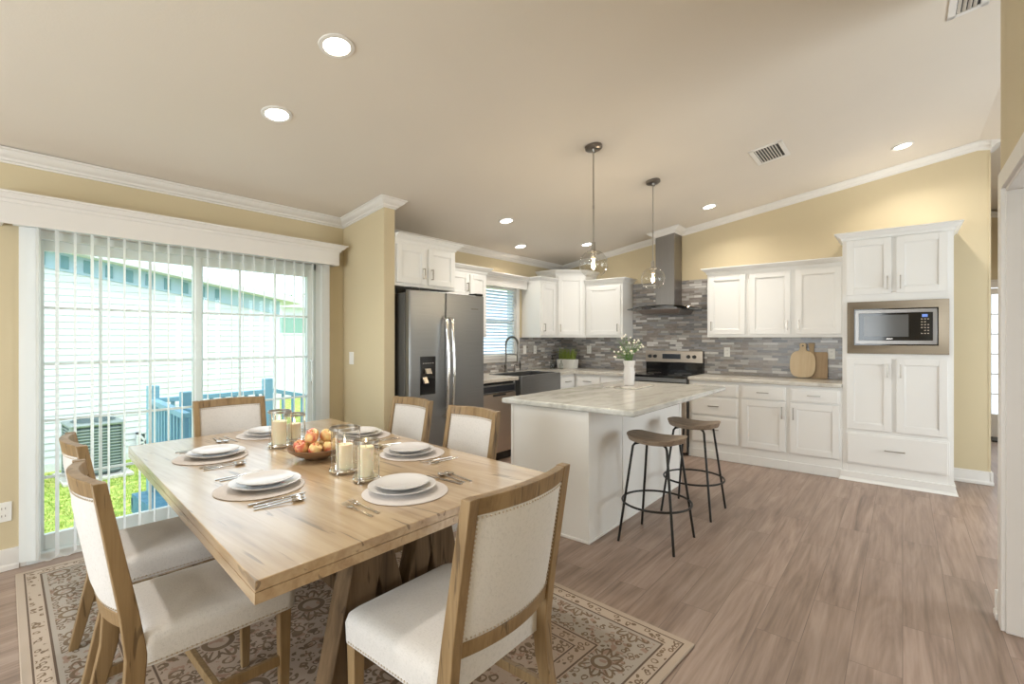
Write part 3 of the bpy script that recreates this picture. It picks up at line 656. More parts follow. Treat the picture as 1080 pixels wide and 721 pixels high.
b.build('keypad', 'cutlery', mw)

# base cabinets on the right of the range
CTZ = .885
def basecab(label, x0, x1, fronts, y=5.70, rz=0, loc=None, H=CTZ-.002, m='cab', D=.598, group=None, basem=True):
    Wd = x1-x0; t = thing('base_cabinet', label, 'cabinet', loc or (x0, y, 0), rz, group)
    B(0, 0, 0, Wd, D, H).build('cabinet_body', m, t, bevel=.002)
    if basem: B(0, -.012, 0, Wd, 0, .095).build('base_board', m, t, bevel=.003)
    for fr_ in fronts:
        kind, a, z0, c, z1 = fr_[:5]
        if kind == 'drawer': d = slab(t, 'drawer', a, z0, c, z1); handle(d, (a+c)/2, (z0+z1)/2+.005, -.02, .115, False)
        else:
            d = shaker(t, 'door', a, z0, c, z1); s_ = fr_[5]; handle(d, (c-.03 if s_ > 0 else a+.03), z1-.035-.07, -.02, .125)
    return t
basecab('three-drawer white base cabinet just right of the range', -1.945, -1.39, [('drawer', .03, .715, .535, .855), ('drawer', .03, .495, .535, .70), ('drawer', .03, .185, .535, .48)])
basecab('white base cabinet with handle at door right, between drawer stack and its twin', -1.39, -.925, [('drawer', .022, .715, .443, .855), ('door', .022, .185, .443, .70, 1)])
basecab('white base cabinet with handle at door left, next to the oven tower', -.925, -.459, [('drawer', .022, .715, .443, .855), ('door', .022, .185, .443, .70, -1)])
# left run + corner
basecab('white base cabinet in the kitchen corner left of the range', 0, .81, [('drawer', .04, .715, .40, .855), ('drawer', .42, .715, .79, .855), ('door', .04, .185, .40, .70, 1), ('door', .42, .185, .79, .70, -1)], loc=(-3.51, 5.70, 0))
basecab('white base cabinet with one drawer between sink and corner', 0, .435, [('drawer', .04, .715, .42, .855), ('door', .04, .185, .42, .70, -1)], loc=(-3.51, 5.26, 0), rz=PI/2)
sb = thing('sink_cabinet', 'white sink base cabinet under the stainless farmhouse sink', 'cabinet', (-3.51, 4.40, 0), PI/2)
B(0, 0, 0, .858, .598, .69).build('cabinet_body', 'cab', sb, bevel=.002); B(0, -.012, 0, .858, 0, .095).build('base_board', 'cab', sb, bevel=.003)
for a, c, s_ in ((.02, .42, 1), (.438, .838, -1)):
    d = shaker(sb, 'door', a, .185, c, .66); handle(d, (c-.03 if s_ > 0 else a+.03), .58, -.02, .125)
# dishwasher
dw = thing('dishwasher', 'stainless dishwasher between refrigerator and farmhouse sink', 'dishwasher', (-3.51, 3.785, 0), PI/2)
B(0, .02, .09, .60, .58, .87).build('tub_body', 'blackmatte', dw); B(.005, -.025, .10, .595, .02, .755).build('door', 'steelwarm', dw, bevel=.004)
B(.005, -.022, .762, .595, .02, .855).build('control_panel', 'steel', dw, bevel=.004)
B(.03, -.0235, .775, .57, -.018, .84).build('control_strip', 'screen', dw); B(.02, .03, 0, .58, .06, .09).build('kick_plate', 'black', dw)
b = MB(); b.prism([(-.11, 0), (-.07, .045), (.07, .045), (.11, 0)], -.027, -.02, Matrix.Translation((.3, 0, .715)) @ Matrix.Rotation(PI/2, 4, 'X')); 
B(.19, -.030, .728, .41, -.024, .75).build('pocket_handle', 'blackmatte', dw, bevel=.006)
tag(B(-4.1, 4.387, 0, -3.515, 4.398, .883).build('filler_panel', 'cab'), 'narrow white filler panel between dishwasher and sink cabinet', 'panel')
tag(B(-4.1, 3.768, 0, -3.505, 3.780, .883).build('filler_panel', 'cab'), 'narrow white end panel between refrigerator and dishwasher', 'panel')

# worktops
def nose(b, pts_box): b.box(*pts_box)
ct = MB()
ct.box(LW+.002, 3.765, CTZ, -3.465, 4.41, .925); ct.box(LW+.002, 4.41, CTZ, -3.93, 5.25, .925); ct.box(LW+.002, 5.25, CTZ, -3.465, BW-.002, .925); ct.box(-3.465, 5.655, CTZ, -2.702, BW-.002, .925)
tag(ct.build('countertop', 'counter', bevel=.006), 'L-shaped taupe stone countertop around the sink corner', 'countertop')
tag(B(-1.948, 5.655, CTZ, -.46, BW-.002, .925).build('countertop', 'counter', bevel=.008, seg=3), 'taupe stone countertop between range and oven tower', 'countertop')
# backsplash
bs = thing('tile_backsplash', 'grey and brown linear mosaic tile backsplash along the back and sink walls', 'backsplash', (0,0,0))
b = MB(); b.box(LW+.01, BW-.008, .926, -2.95, BW-.0005, 1.379); b.box(-2.95, BW-.008, .926, -1.80, BW-.0005, 2.12); b.box(-1.80, BW-.008, .926, -.459, BW-.0005, 1.379)
b.build('back_wall_tiles', 'mosaic', bs)
b = MB(); b.box(LW+.0005, 3.78, .926, LW+.008, 5.23+.04, 1.05); b.box(LW+.0005, 5.24, .926, LW+.008, BW-.008, 1.379)
b.build('sink_wall_tiles', 'mosaic_side', bs)

# corner uppers
t = thing('wall_cabinet', 'narrow white wall cabinet beside the sink window, left of the taller corner cabinet', 'cabinet', (-3.80, 5.30, 1.38), PI/2)
B(0, 0, 0, .37, .318, .755).build('cabinet_body', 'cab', t, bevel=.002); ucrown(t, .37, .318, .82, (1, 0))
d = shaker(t, 'door', .03, .035, .345, .725); handle(d, .06, .135, -.02, HL)
t = thing('wall_cabinet', 'taller diagonal white wall cabinet in the kitchen corner', 'cabinet', (-3.80, 5.675, 1.38))
dd = (.30, .305); dl = math.hypot(*dd); da = math.atan2(dd[1], dd[0])
b = MB(); b.prism([(0, 0), dd, (.30, .618), (-.318, .618), (-.318, 0)], 0, .88); b.build('cabinet_body', 'cab', t, bevel=.002)
MD = Matrix.Rotation(da, 4, 'Z')
dbo = shaker(t, 'door', .03, .035, dl-.03, .86); dbo.rotation_euler = (0, 0, da)
handle(dbo, .06, .135, -.02, HL)
b = MB(); rr = lambda x, y, sx, sy: [Vector((x+sx*o, y+sy*o, .95-d_)) for o, d_ in UC]
nx, ny = dd[1]/dl, -dd[0]/dl
b.sweep(UC, rr(0, 0, .4, -1.0), rr(dd[0], dd[1], 1.0, -.4), (0,0,0)); b.sweep(UC, rr(-.318, 0, 0, -1), rr(0, 0, .4, -1), (0,0,0)); b.sweep(UC, rr(dd[0], dd[1], 1, -.4), rr(.30, .618, 1, 0), (0,0,0))
b.prism([(0, 0), dd, (.30, .618), (-.318, .618), (-.318, 0)], .88, .95)
b.build('crown_moulding', 'cab', t, smooth=True, angle=30)
wallcab('single-door white wall cabinet between the corner cabinet and the range hood', -3.495, -2.925, [(-3.46, -2.955, 1)], (0, 1), zt_=2.12, ctop=2.185)

# over-fridge cabinets
t = thing('wall_cabinet', 'deep two-door white cabinet above the refrigerator beside the partition', 'cabinet', (-3.50, 2.668, 1.84), PI/2)
B(0, 0, 0, .745, .618, .40).build('cabinet_body', 'cab', t, bevel=.002); ucrown(t, .745, .618, .465, (0, 1))
for a, c, s_ in ((.02, .345, 1), (.385, .72, -1)):
    d = shaker(t, 'door', a, .03, c, .37, fr=.05); handle(d, (c-.03 if s_ > 0 else a+.03), .03+.03+.07, -.02, .1)
t = thing('wall_cabinet', 'shallower two-door white cabinet between refrigerator cabinet and sink window', 'cabinet', (-3.80, 3.416, 1.38), PI/2)
B(0, 0, .445, .285, .318, .74).box(.285, 0, 0, .80, .318, .74).build('cabinet_body', 'cab', t, bevel=.002); ucrown(t, .80, .318, .805, (0, 1))
d = shaker(t, 'door', .02, .46, .485, .71, fr=.05); handle(d, .455, .56, -.02, .1)
d = shaker(t, 'door', .515, .03, .775, .71, fr=.05); handle(d, .545, .14, -.02, .1)

# ------------------------------------------------------------------ refrigerator
fx, fy0, fy1 = -3.345, 2.71, 3.68; FW = fy1-fy0; FH = 1.80
rf = thing('refrigerator', 'stainless side-by-side refrigerator with ice dispenser beside the partition wall', 'refrigerator', (fx, fy0, 0), PI/2)
B(.01, .075, .03, FW-.01, .72, 1.775).build('cabinet_body', 'fridgeside', rf, bevel=.006)
B(.03, .05, .0, FW-.03, .6, .05).build('base_grille', 'blackmatte', rf)
SP = .435
d1 = MB(); d1.box(.004, 0, .05, SP-.004, .068, FH); d1 = d1.build('freezer_door', 'steel', rf, bevel=.012, seg=3)
d2 = B(SP+.004, 0, .05, FW-.004, .068, FH).build('fridge_door', 'steel', rf, bevel=.012, seg=3)
for d, x in ((d1, SP-.035), (d2, SP+.035)):
    b = MB(); pts = [(x, -.0, 1.56), (x, -.045, 1.54), (x, -.052, 1.45)]+[(x, -.052-.022*math.sin(PI*i/10), 1.45-.072*i) for i in range(1, 11)]+[(x, -.045, .66), (x, 0, .64)]
    b.tube(pts, .0165, 10); b.build('handle', 'chrome', d)
dp = B(.12, -.006, .86, .30, .003, 1.205).build('ice_dispenser', 'black', d1, bevel=.004)
b = MB(); b.hexa([(.17, -.03, 1.05), (.235, -.03, 1.05), (.235, -.004, 1.05), (.17, -.004, 1.05)], [(.17, -.012, 1.095), (.235, -.012, 1.095), (.235, -.004, 1.095), (.17, -.004, 1.095)]); b.build('water_lever', 'nickel', dp)
b = MB(); b.hexa([(.15, -.03, .965), (.2, -.03, .965), (.2, -.004, .965), (.15, -.004, .965)], [(.138, -.012, 1.02), (.188, -.012, 1.02), (.188, -.004, 1.02), (.138, -.004, 1.02)]); b.build('ice_lever', 'nickel', dp)
b = MB()
for i in range(5): b.box(.145+i*.028, -.0075, 1.14, .16+i*.028, -.006, 1.147)
b.build('control_icons', 'cutlery', dp)
b = MB()
for i in range(6): b.box(FW-.19+i*.017, -.002, 1.655, FW-.18+i*.017, .001, 1.667)
b.build('badge', 'gunmetal', d2)
b = MB(); b.box(.02, .0, FH, .12, .11, FH+.022); b.box(FW-.12, 0, FH, FW-.02, .11, FH+.022); b.build('hinge_cover', 'blackmatte', rf, bevel=.006)

# ------------------------------------------------------------------ range + hood
rg = thing('range', 'stainless and black electric range against the mosaic backsplash', 'range', (-2.70, 5.62, 0)); RW = .75
B(0, .03, .02, RW, .64, .90).build('range_body', 'blackmatte', rg, bevel=.003)
od = B(.004, -.01, .24, RW-.004, .03, .84).build('oven_door', 'steelwarm', rg, bevel=.005)
B(.10, -.014, .33, RW-.10, -.008, .70).build('oven_window', 'black', od)
b = MB(); b.cyl((.04, -.055, .80), (RW-.04, -.055, .80), .012); b.cyl((.07, -.01, .80), (.07, -.055, .80), .009); b.cyl((RW-.07, -.01, .80), (RW-.07, -.055, .80), .009); b.build('oven_handle', 'steel', od)
B(.004, -.01, .85, RW-.004, .03, .895).build('front_strip', 'steel', rg, bevel=.003)
B(.004, -.008, .04, RW-.004, .03, .225).build('storage_drawer', 'steelwarm', rg, bevel=.004)
ck = B(0, -.012, .90, RW, .60, .925).build('cooktop', 'black', rg, bevel=.004)
b = MB()
for x, y, r in ((.19, .15, .10), (.56, .15, .08), (.19, .43, .08), (.56, .43, .10)):
    b.tube([(x+r*math.cos(a*PI/16), y+r*math.sin(a*PI/16), .9255) for a in range(32)], .0012, 4, True)
b.build('burner_rings', 'gunmetal', ck)
bk = B(0, .60, .90, RW, .665, 1.205).build('backguard', 'black', rg, bevel=.004)
B(.0, .585, 1.055, RW, .61, 1.205).build('control_panel', 'steelwarm', rg, bevel=.004)
B(.235, .578, 1.10, .475, .586, 1.165).build('clock_display', 'screen', rg)
for x in (.065, .135, .575, .65): MB().cyl((x, .586, 1.132), (x, .556, 1.132), .024, .020, 20).build('knob', 'blackmatte', rg)
hd = thing('range_hood', 'stainless chimney range hood with curved glass canopy above the range', 'range hood', (-2.33, BW-.009, 0))
HT = ceil(-2.33)-.005
b = MB(); b.hexa([(-.155, -.27, 1.76), (.09, -.27, 1.76), (.09, 0, 1.76), (-.155, 0, 1.76)], [(-.155, -.27, ceil(-2.485)-.04), (.09, -.27, ceil(-2.24)-.04), (.09, 0, ceil(-2.24)-.04), (-.155, 0, ceil(-2.485)-.04)])
b.build('chimney', 'steeldark', hd, bevel=.002)
b = MB(); b.hexa([(-.27, -.46, 1.675), (.21, -.46, 1.675), (.21, 0, 1.675), (-.27, 0, 1.675)], [(-.31, -.49, 1.73), (.25, -.49, 1.73), (.25, 0, 1.73), (-.31, 0, 1.73)]); b.box(-.2, -.3, 1.73, .14, 0, 1.765); b.build('motor_housing', 'steeldark', hd, bevel=.003)
b = MB(); vs = []; N = 20
for i in range(N+1):
    x = -.47+.93*i/N; u = (x+.03)/.47; z = 1.728+.048*(1-u*u); yf = -.50+.07*u*u
    vs += [(x, yf, z), (x, 0, z), (x, 0, z+.008), (x, yf, z+.008)]
fs = []
for i in range(N):
    for k in range(4): fs.append((i*4+k, i*4+(k+1) % 4, i*4+4+(k+1) % 4, i*4+4+k))
fs += [(0,1,2,3), (N*4, N*4+3, N*4+2, N*4+1)]
b.add(vs, fs, True); b.build('glass_canopy', 'hoodglass', hd, angle=50)
b = MB()   # crown wrapped round the chimney
def rz(x, y, sx, sy): return [Vector((x+sx*o, y+sy*o, ceil(-2.33+x+sx*o)-.002-d_)) for o, d_ in CR]
b.sweep(CR, rz(-.16, -.275, -1, -1), rz(.095, -.275, 1, -1), (0,0,0)); b.sweep(CR, rz(-.16, -.02, -1, 0), rz(-.16, -.275, -1, -1), (0,0,0)); b.sweep(CR, rz(.095, -.275, 1, -1), rz(.095, -.02, 1, 0), (0,0,0))
b.build('crown_collar', 'trim', hd, smooth=True, angle=30)

# ------------------------------------------------------------------ sink, faucet and counter things
sk = thing('farmhouse_sink', 'stainless apron-front farmhouse sink below the kitchen window', 'sink', (-3.435, 4.415, 0), PI/2)
b = MB(); b.box(0, 0, .70, .83, .02, .932); b.box(0, .02, .70, .02, .49, .932); b.box(.81, .02, .70, .83, .49, .932); b.box(0, .47, .70, .83, .49, .932); b.box(0, 0, .694, .83, .49, .715)
b.build('basin', 'steel', sk, bevel=.004)
MB().cyl((.415, .26, .716), (.415, .26, .719), .045, n=20).build('drain', 'chrome', sk)
fa = thing('faucet', 'tall spring gooseneck kitchen faucet behind the farmhouse sink', 'faucet', (-4.02, 4.84, .925))
b = MB(); b.cyl((0,0,0), (0,0,.012), .03); b.cyl((0,0,.012), (0,0,.10), .020, n=16); b.cyl((0,-.02,.05), (0,-.08,.075), .007); b.build('base', 'gunmetal', fa)
arc = [(0,0,.1), (0,0,.2), (0,0,.34)]+[(.10-.10*math.cos(a*PI/12), 0, .36+.10*math.sin(a*PI/12)) for a in range(0, 13)]+[(.2,0,.33), (.2,0,.26)]
b = MB(); b.tube(arc, .011, 10)
for i in range(60):   # spring coils
    u = i/60*(len(arc)-1); k_ = int(u); p = Vector(arc[k_]).lerp(Vector(arc[min(k_+1, len(arc)-1)]), u-k_)
    q = (Vector(arc[min(k_+1, len(arc)-1)])-Vector(arc[k_])).normalized()
    b.cyl(p-q*.0022, p+q*.0022, .0145, n=10)
b.build('spring_neck', 'gunmetal', fa)
MB().cyl((.2,0,.27), (.2,0,.15), .015, .019, 14).build('spray_head', 'gunmetal', fa); MB().cyl((0,0,.235), (.2,0,.235), .006, n=8).build('support_arm', 'gunmetal', fa)
sd = thing('soap_dispenser', 'small metal soap dispenser beside the faucet', 'soap dispenser', (-4.02, 5.02, .925))
MB().cyl((0,0,0), (0,0,.05), .018, .014).cyl((0,0,.05), (0,0,.08), .007).build('dispenser_body', 'gunmetal', sd); MB().tube([(0,0,.078), (0,0,.09), (.03,0,.092), (.07,0,.082)], .006).build('spout', 'gunmetal', sd)
# bottles by planter
bt = thing('soap_bottle', 'clear soap bottle with black pump left of the planter', 'bottle', (-3.93, 5.78, .925))
MB().lathe([(.001,0), (.032,0), (.034,.01), (.034,.10), (.022,.125), (.014,.13), (.014,.14), (.001,.14)], n=20).build('bottle_body', 'soap', bt); MB().cyl((0,0,.14), (0,0,.16), .017).cyl((0,0,.16), (0,0,.19), .006).box(-.012,-.012,.188,.05,.012,.203).build('pump', 'blackmatte', bt, bevel=.002)
bt = thing('glass_bottle', 'small clear glass bottle with looped stopper in front of the planter', 'bottle', (-3.79, 5.80, .925))
MB().lathe([(.001,0), (.026,0), (.028,.01), (.028,.07), (.012,.10), (.011,.125), (.001,.125)], n=20).build('bottle_body', 'soap', bt); MB().tube([(.016*math.cos(a*PI/8), 0, .138+.016*math.sin(a*PI/8)) for a in range(16)], .003, 6, True).build('stopper', 'gunmetal', bt)
pl = thing('grass_planter', 'white rectangular planter of green grass in the kitchen corner', 'potted plant', (-3.85, 6.06, .925), 0)
b = MB(); b.hexa([(-.14,-.06,0), (.14,-.06,0), (.14,.06,0), (-.14,.06,0)], [(-.15,-.068,.135), (.15,-.068,.135), (.15,.068,.135), (-.15,.068,.135)]); b.build('pot', 'plastic', pl, bevel=.004)
b = MB(); rnd_ = random.Random(3)
for i in range(260):
    x, y = rnd_.uniform(-.13, .13), rnd_.uniform(-.05, .05); h = rnd_.uniform(.05, .20); a = rnd_.uniform(0, 6.28); ln = rnd_.uniform(.01, .10); w_ = .0028
    dx, dy = math.cos(a), math.sin(a); tx, ty = x+dx*ln, y+dy*ln*.6
    b.add([(x-dy*w_, y+dx*w_, .13), (x+dy*w_, y-dx*w_, .13), (x+dx*ln*.4+dy*w_, y+dy*ln*.3-dx*w_, .13+h*.6), (x+dx*ln*.4-dy*w_, y+dy*ln*.3+dx*w_, .13+h*.6), (tx, ty, .13+h)], [(0,1,2,3), (3,2,4)])
b.build('grass_blades', 'leaf3', pl)

# cutting boards leaning
t = thing('cutting_board', 'pale rounded wooden cutting board leaning in front on the right counter', 'cutting board', (-.868, 6.213, .927))
poly = []
for i in range(41):
    a = PI*(-.5)+2*PI*i/41; poly.append((.125*math.copysign(abs(math.cos(a))**.62, math.cos(a)), .155+.150*math.copysign(abs(math.sin(a))**.7, math.sin(a))))
lean = Matrix.Rotation(math.radians(90-7), 4, 'X')
b = MB(); b.prism(poly, -.009, .009, lean); b.build('board', 'boardlight', t, bevel=.004)
b = MB(); b.prism([(-.045,.295), (.045,.295), (.03,.33), (.034,.375), (.02,.39), (-.02,.39), (-.034,.375), (-.03,.33)], -.009, .009, lean); b.build('handle', 'boardlight', t, bevel=.003)
MB().cyl(lean @ Vector((0,.36,.0095)), lean @ Vector((0,.36,.0102)), .009).build('hang_hole', 'blackmatte', t)
t = thing('cutting_board', 'darker rectangular wooden cutting board standing behind the pale one', 'cutting board', (-.735, 6.252, .927))
lean = Matrix.Rotation(math.radians(90-4.5), 4, 'X')
b = MB(); b.prism([(-.11,0), (.095,0), (.1,.01), (.1,.275), (.09,.29), (-.11,.29)], -.007, .007, lean); b.build('board', 'boarddark', t, bevel=.003)
b = MB(); b.prism([(-.075,.285), (-.025,.285), (-.032,.31), (-.022,.385), (-.03,.39), (-.08,.39), (-.086,.385), (-.074,.31)], -.007, .007, lean); b.build('handle', 'boarddark', t, bevel=.003)

# outlets and switches
def plate(name, label, cat, loc, axis, wd=.07, hh=.115, outlet=True, group=None):
    t = thing(name, label, cat, loc, {'-y': 0, '+x': PI/2}[axis], group)
    B(-wd/2, -.006, -hh/2, wd/2, 0, hh/2).build('cover_plate', 'plastic', t, bevel=.003)
    b = MB()
    if outlet:
        for z in (-.022, .022): b.box(-.009, -.0075, z-.006, -.006, -.005, z+.006); b.box(.006, -.0075, z-.006, .009, -.005, z+.006)
        b.build('sockets', 'outletslot', t)
    else:
        b.box(-.016, -.010, -.032, .016, -.005, .032); b.build('rocker', 'plastic', t, bevel=.002)
plate('wall_outlet', 'white wall outlet on the yellow wall left of the sliding door', 'outlet', (LW, .325, .345), '+x')
plate('light_switch', 'white light switch on the partition wall beside the glass door', 'switch', (-3.977, 2.548, 1.185), '-y', outlet=False)
plate('wall_outlet', 'white outlet on the backsplash just right of the range', 'outlet', (-1.682, BW-.008, 1.20), '-y')
plate('wall_outlet', 'white outlet on the backsplash right of the cutting boards', 'outlet', (-.604, BW-.008, 1.20), '-y')
plate('light_switch', 'white switch nearest the sink window on the tiled side wall', 'switch', (LW+.008, 5.36, 1.21), '+x', outlet=False)
plate('wall_outlet', 'white outlet on the tiled side wall beside the window switch', 'outlet', (LW+.008, 5.60, 1.205), '+x')
plate('wall_outlet', 'white outlet on the backsplash right of the grass planter', 'outlet', (-3.62, BW-.008, 1.20), '-y')

# ------------------------------------------------------------------ island
il = thing('kitchen_island', 'white kitchen island cabinet under the marble top', 'kitchen island', (-2.28, 2.815, 0))
IW, ID = .655, 1.72
b = MB(); b.box(0, 0, 0, IW, ID, .878); b.build('island_body', 'island', il, bevel=.003)
b = MB(); b.box(IW-.02, -.006, .0, IW+.004, .0, .878); b.box(IW, -.006, 0, IW+.006, .03, .878); b.box(-.004, -.006, 0, .02, 0, .878); b.box(IW, .50, 0, IW+.006, .56, .878); b.box(IW, ID-.04, 0, IW+.006, ID, .878); b.box(IW, .03, .83, IW+.006, ID, .878); b.build('corner_trim', 'island', il, bevel=.002)
b = MB(); b.box(.02, -.008, 0, IW+.008, 0, .02); b.box(IW, -.008, 0, IW+.010, ID, .02); b.build('shoe_moulding', 'island', il, bevel=.003)
for k_ in range(3):
    d = shaker(il, 'door', 0, 0, .52, .60); d.rotation_euler = (0, 0, -PI/2); d.location = (0, .04+.555*k_+.52, .10)
# island top
tag(B(-2.36, 2.785, .88, -1.285, 4.765, .92).build('island_countertop', 'marble', bevel=.012, seg=3), 'large grey-white marble slab on top of the kitchen island', 'countertop')
# tray + vase + flowers
tr = thing('marble_tray', 'thin square marble tray under the flower vase on the island', 'tray', (-1.97, 4.15, .92), math.radians(0))
B(-.16, -.20, 0, .16, .20, .014).build('tray_slab', 'marbletray', tr, bevel=.005)
MB().tube([(-.03, -.205, .007), (-.03, -.235, .02), (.03, -.235, .02), (.03, -.205, .007)], .004).build('tray_handle', 'nickel', tr)
va_ = thing('flower_vase', 'tall white faceted vase of small white flowers on the island', 'vase', (-1.975, 4.17, .934))
b = MB(); n = 14; rings = [(.040,0), (.046,.004), (.052,.06), (.050,.12), (.046,.17), (.052,.205), (.058,.23), (.054,.23), (.044,.18), (.04,.02), (.001,.02)]
b.lathe([(r*(1+.04*((i % 2)*2-1)) if i < 6 else r, z) for i, (r, z) in enumerate(rings)], n=n)
o = b.build('vase_body', 'plate', va_, angle=12)
b = MB(); p1 = MB(); p2 = MB(); r5 = random.Random(11)
for i in range(46):
    a = r5.uniform(0, 6.28); R = r5.uniform(.02, .17)*(1 if i % 5 else 1.25); h = .42-.7*max(0, R-.08)+r5.uniform(-.13, .05)
    tip = Vector((R*math.cos(a), R*math.sin(a), max(.235, h))); mid = Vector((R*.35*math.cos(a), R*.35*math.sin(a), .24+(h-.24)*.5))
    b.tube([(R*.1*math.cos(a), R*.1*math.sin(a), .18), mid, tip], .0014, 4)
    for k_ in range(4):
        q = mid.lerp(tip, r5.random()); la = r5.uniform(0, 6.28); l_ = r5.uniform(.015, .03)
        e = q+Vector((math.cos(la)*l_, math.sin(la)*l_, r5.uniform(-.005, .015))); sd_ = Vector((-math.sin(la), math.cos(la), 0))*.006
        b.add([q, (q+e)/2+sd_, e, (q+e)/2-sd_], [(0,1,2,3)])
    if i % 3 != 0:
        for k_ in range(6):
            an = k_*PI/3; e = tip+Vector((math.cos(an)*.021, math.sin(an)*.021, .004*math.sin(i))); s2 = Vector((-math.sin(an), math.cos(an), 0))*.009
            p1.add([tip, tip+(e-tip)*.6+s2, e, tip+(e-tip)*.6-s2], [(0,1,2,3)])
        p1.sphere(tip+Vector((0,0,.002)), .010, 7, 5); p2.sphere(tip+Vector((0,0,.009)), .004, 6, 4)
b.build('stems_and_leaves', 'leaf', va_); p1.build('petals', 'petal', va_); p2.build('flower_centres', 'petaly', va_)

# ------------------------------------------------------------------ stools
def make_stool():
    t = thing('bar_stool', 'wooden saddle-seat bar stool with black legs, nearest of the two', 'stool', (-1.305, 3.18, 0), 0)
    b = MB(); nx_, ny_ = 20, 12; top = []; bot = []
    for j in range(ny_+1):
        for i in range(nx_+1):
            u, v_ = -1+2*i/nx_, -1+2*j/ny_
            x = u*math.sqrt(1-v_*v_/2*.75); y = v_*math.sqrt(1-u*u/2*.75); 
            X, Y = x*.200, y*.150
            zt_ = .704+.018*u*u-.012*(1-v_*v_)*(1-u*u)*.5-.006*abs(v_)**3
            edge = max(abs(u), abs(v_)); zb_ = .652+.014*u*u+.012*edge**4
            top.append((X, Y, zt_-.006*edge**8)); bot.append((X*.93, Y*.93, zb_))
    nn = (nx_+1); ct_ = len(top); fs = []
    for j in range(ny_):
        for i in range(nx_):
            a = j*nn+i; fs.append((a, a+1, a+nn+1, a+nn)); fs.append((ct_+a, ct_+a+nn, ct_+a+nn+1, ct_+a+1))
    bd = [i for i in range(nn)]+[j*nn+nx_ for j in range(1, ny_+1)]+[ny_*nn+i for i in range(nx_-1, -1, -1)]+[j*nn for j in range(ny_-1, 0, -1)]
    for a, c in zip(bd, bd[1:]+bd[:1]): fs.append((c, a, ct_+a, ct_+c))
    b.add(top+bot, fs, True); b.build('seat', 'stoolwood', t, angle=50)
    pts = {}
    for sx in (-1, 1):
        for sy in (-1, 1):
            MB().tube([(sx*.085, sy*.085, .662), (sx*.108, sy*.108, .656), (sx*.118, sy*.118, .640), (sx*.190, sy*.190, .0)], .0085, 10).build('leg', 'blackmetal', t)
    k_ = .118+(.640-.26)/.640*.072
    MB().tube([(k_*1.414*math.cos(a*PI/24), k_*1.414*math.sin(a*PI/24), .26) for a in range(48)], .0075, 8, True).build('foot_ring', 'blackmetal', t)
    b = MB(); b.tube([(.09*math.cos(a*PI/12), .09*math.sin(a*PI/12), .66) for a in range(24)], .007, 6, True); b.build('seat_bracket', 'blackmetal', t)
    t['group'] = 'bar stools at the island'; return t
s1 = make_stool(); s2 = copy_tree(s1); s2.location = (-1.30, 3.915, 0); s2['label'] = 'wooden saddle-seat bar stool with black legs, farther one nearer the range'

# ------------------------------------------------------------------ pendants and ceiling
SL = math.atan(.157)
def pendant(x, y, label, zg):
    z = ceil(x); t = thing('pendant_light', label, 'pendant light', (x, y, z), 0, 'pendant lights over the island')
    b = MB(); b.lathe([(.001, 0), (.066, 0), (.066, -.018), (.058, -.024), (.02, -.026), (.012, -.05), (.001, -.05)], n=28); o = b.build('canopy', 'gunmetal', t); o.rotation_euler = (0, -SL, 0)
    zr = zg-z
    MB().cyl((0,0,-.03), (0,0,zr+.15), .0055, n=10).cyl((0,0,(zr+.15)*.6), (0,0,(zr+.15)*.6-.03), .008, n=10).build('rod', 'nickel', t)
    so = MB().lathe([(.008, zr+.17), (.016, zr+.165), (.018, zr+.11), (.034, zr+.10), (.034, zr+.088), (.018, zr+.085), (.018, zr+.05), (.001, zr+.05)], n=20).build('socket', 'nickel', t)
    R = .108; pr = []
    for j in range(0, 25):
        a = math.radians(18+ (148-18)*j/24); pr.append((R*math.sin(a), zr+R*math.cos(a)))
    pr2 = [(r*(1-.018), zr+(z_-zr)*(1-.018)) for r, z_ in reversed(pr)]
    MB().lathe(pr, n=40).build('glass_globe', 'globeglass', t)
    bl = MB().lathe([(.001, zr-.045), (.012, zr-.042), (.024, zr-.025), (.028, zr-.005), (.021, zr+.02), (.012, zr+.05)], n=20).build('bulb', 'globeglass', t)
    fm = MB()
    for k in range(5): a = k*2*PI/5; fm.cyl((.006*math.cos(a), .006*math.sin(a), zr+.03), (.014*math.cos(a), .014*math.sin(a), zr-.025), .0022, n=6)
    fm.build('filament', 'bulb', bl)
    ld = bpy.data.lights.new('pendant_glow', 'POINT'); ld.energy = 6; ld.color = (1, .8, .55); ld.shadow_soft_size = .03
    lo = bpy.data.objects.new('pendant_glow', ld); C.objects.link(lo); lo.parent = t; lo.location = (0, 0, zr-.075)
pendant(-1.835, 3.255, 'glass globe pendant with the longer drop, nearer one over the island', 1.935)
pendant(-1.812, 4.33, 'glass globe pendant over the far half of the island', 1.925)
def can(x, y, label, first=[None], power=None, real=True):
    z = ceil(x); t = thing('recessed_light', label, 'ceiling light', (x, y, z-.0008), 0, 'recessed ceiling lights'); t.rotation_euler = (0, -SL if x < RIDGE else SL, 0)
    MB().lathe([(.060, -.003), (.064, -.008), (.082, -.006), (.084, 0), (.060, 0), (.060, -.003)], n=32).build('trim_ring', 'trim', t)
    MB().cyl((0,0,-.0045), (0,0,-.001), .0605, n=32).build('lens', 'lens', t)
    ld = bpy.data.lights.new('downlight', 'AREA'); ld.shape = 'DISK'; ld.size = .11; ld.energy = power or CAN_POWER; ld.color = CAN_COL; ld.spread = math.radians(140)
    lo = bpy.data.objects.new('downlight', ld); C.objects.link(lo); lo.parent = t; lo.location = (0, 0, -.012)
can(-2.132, 1.283, 'largest recessed ceiling light, nearest above the dining table')
can(-2.834, 1.324, 'recessed ceiling light above table toward the sliding door')
can(-3.252, 3.922, 'recessed ceiling light in front of the refrigerator')
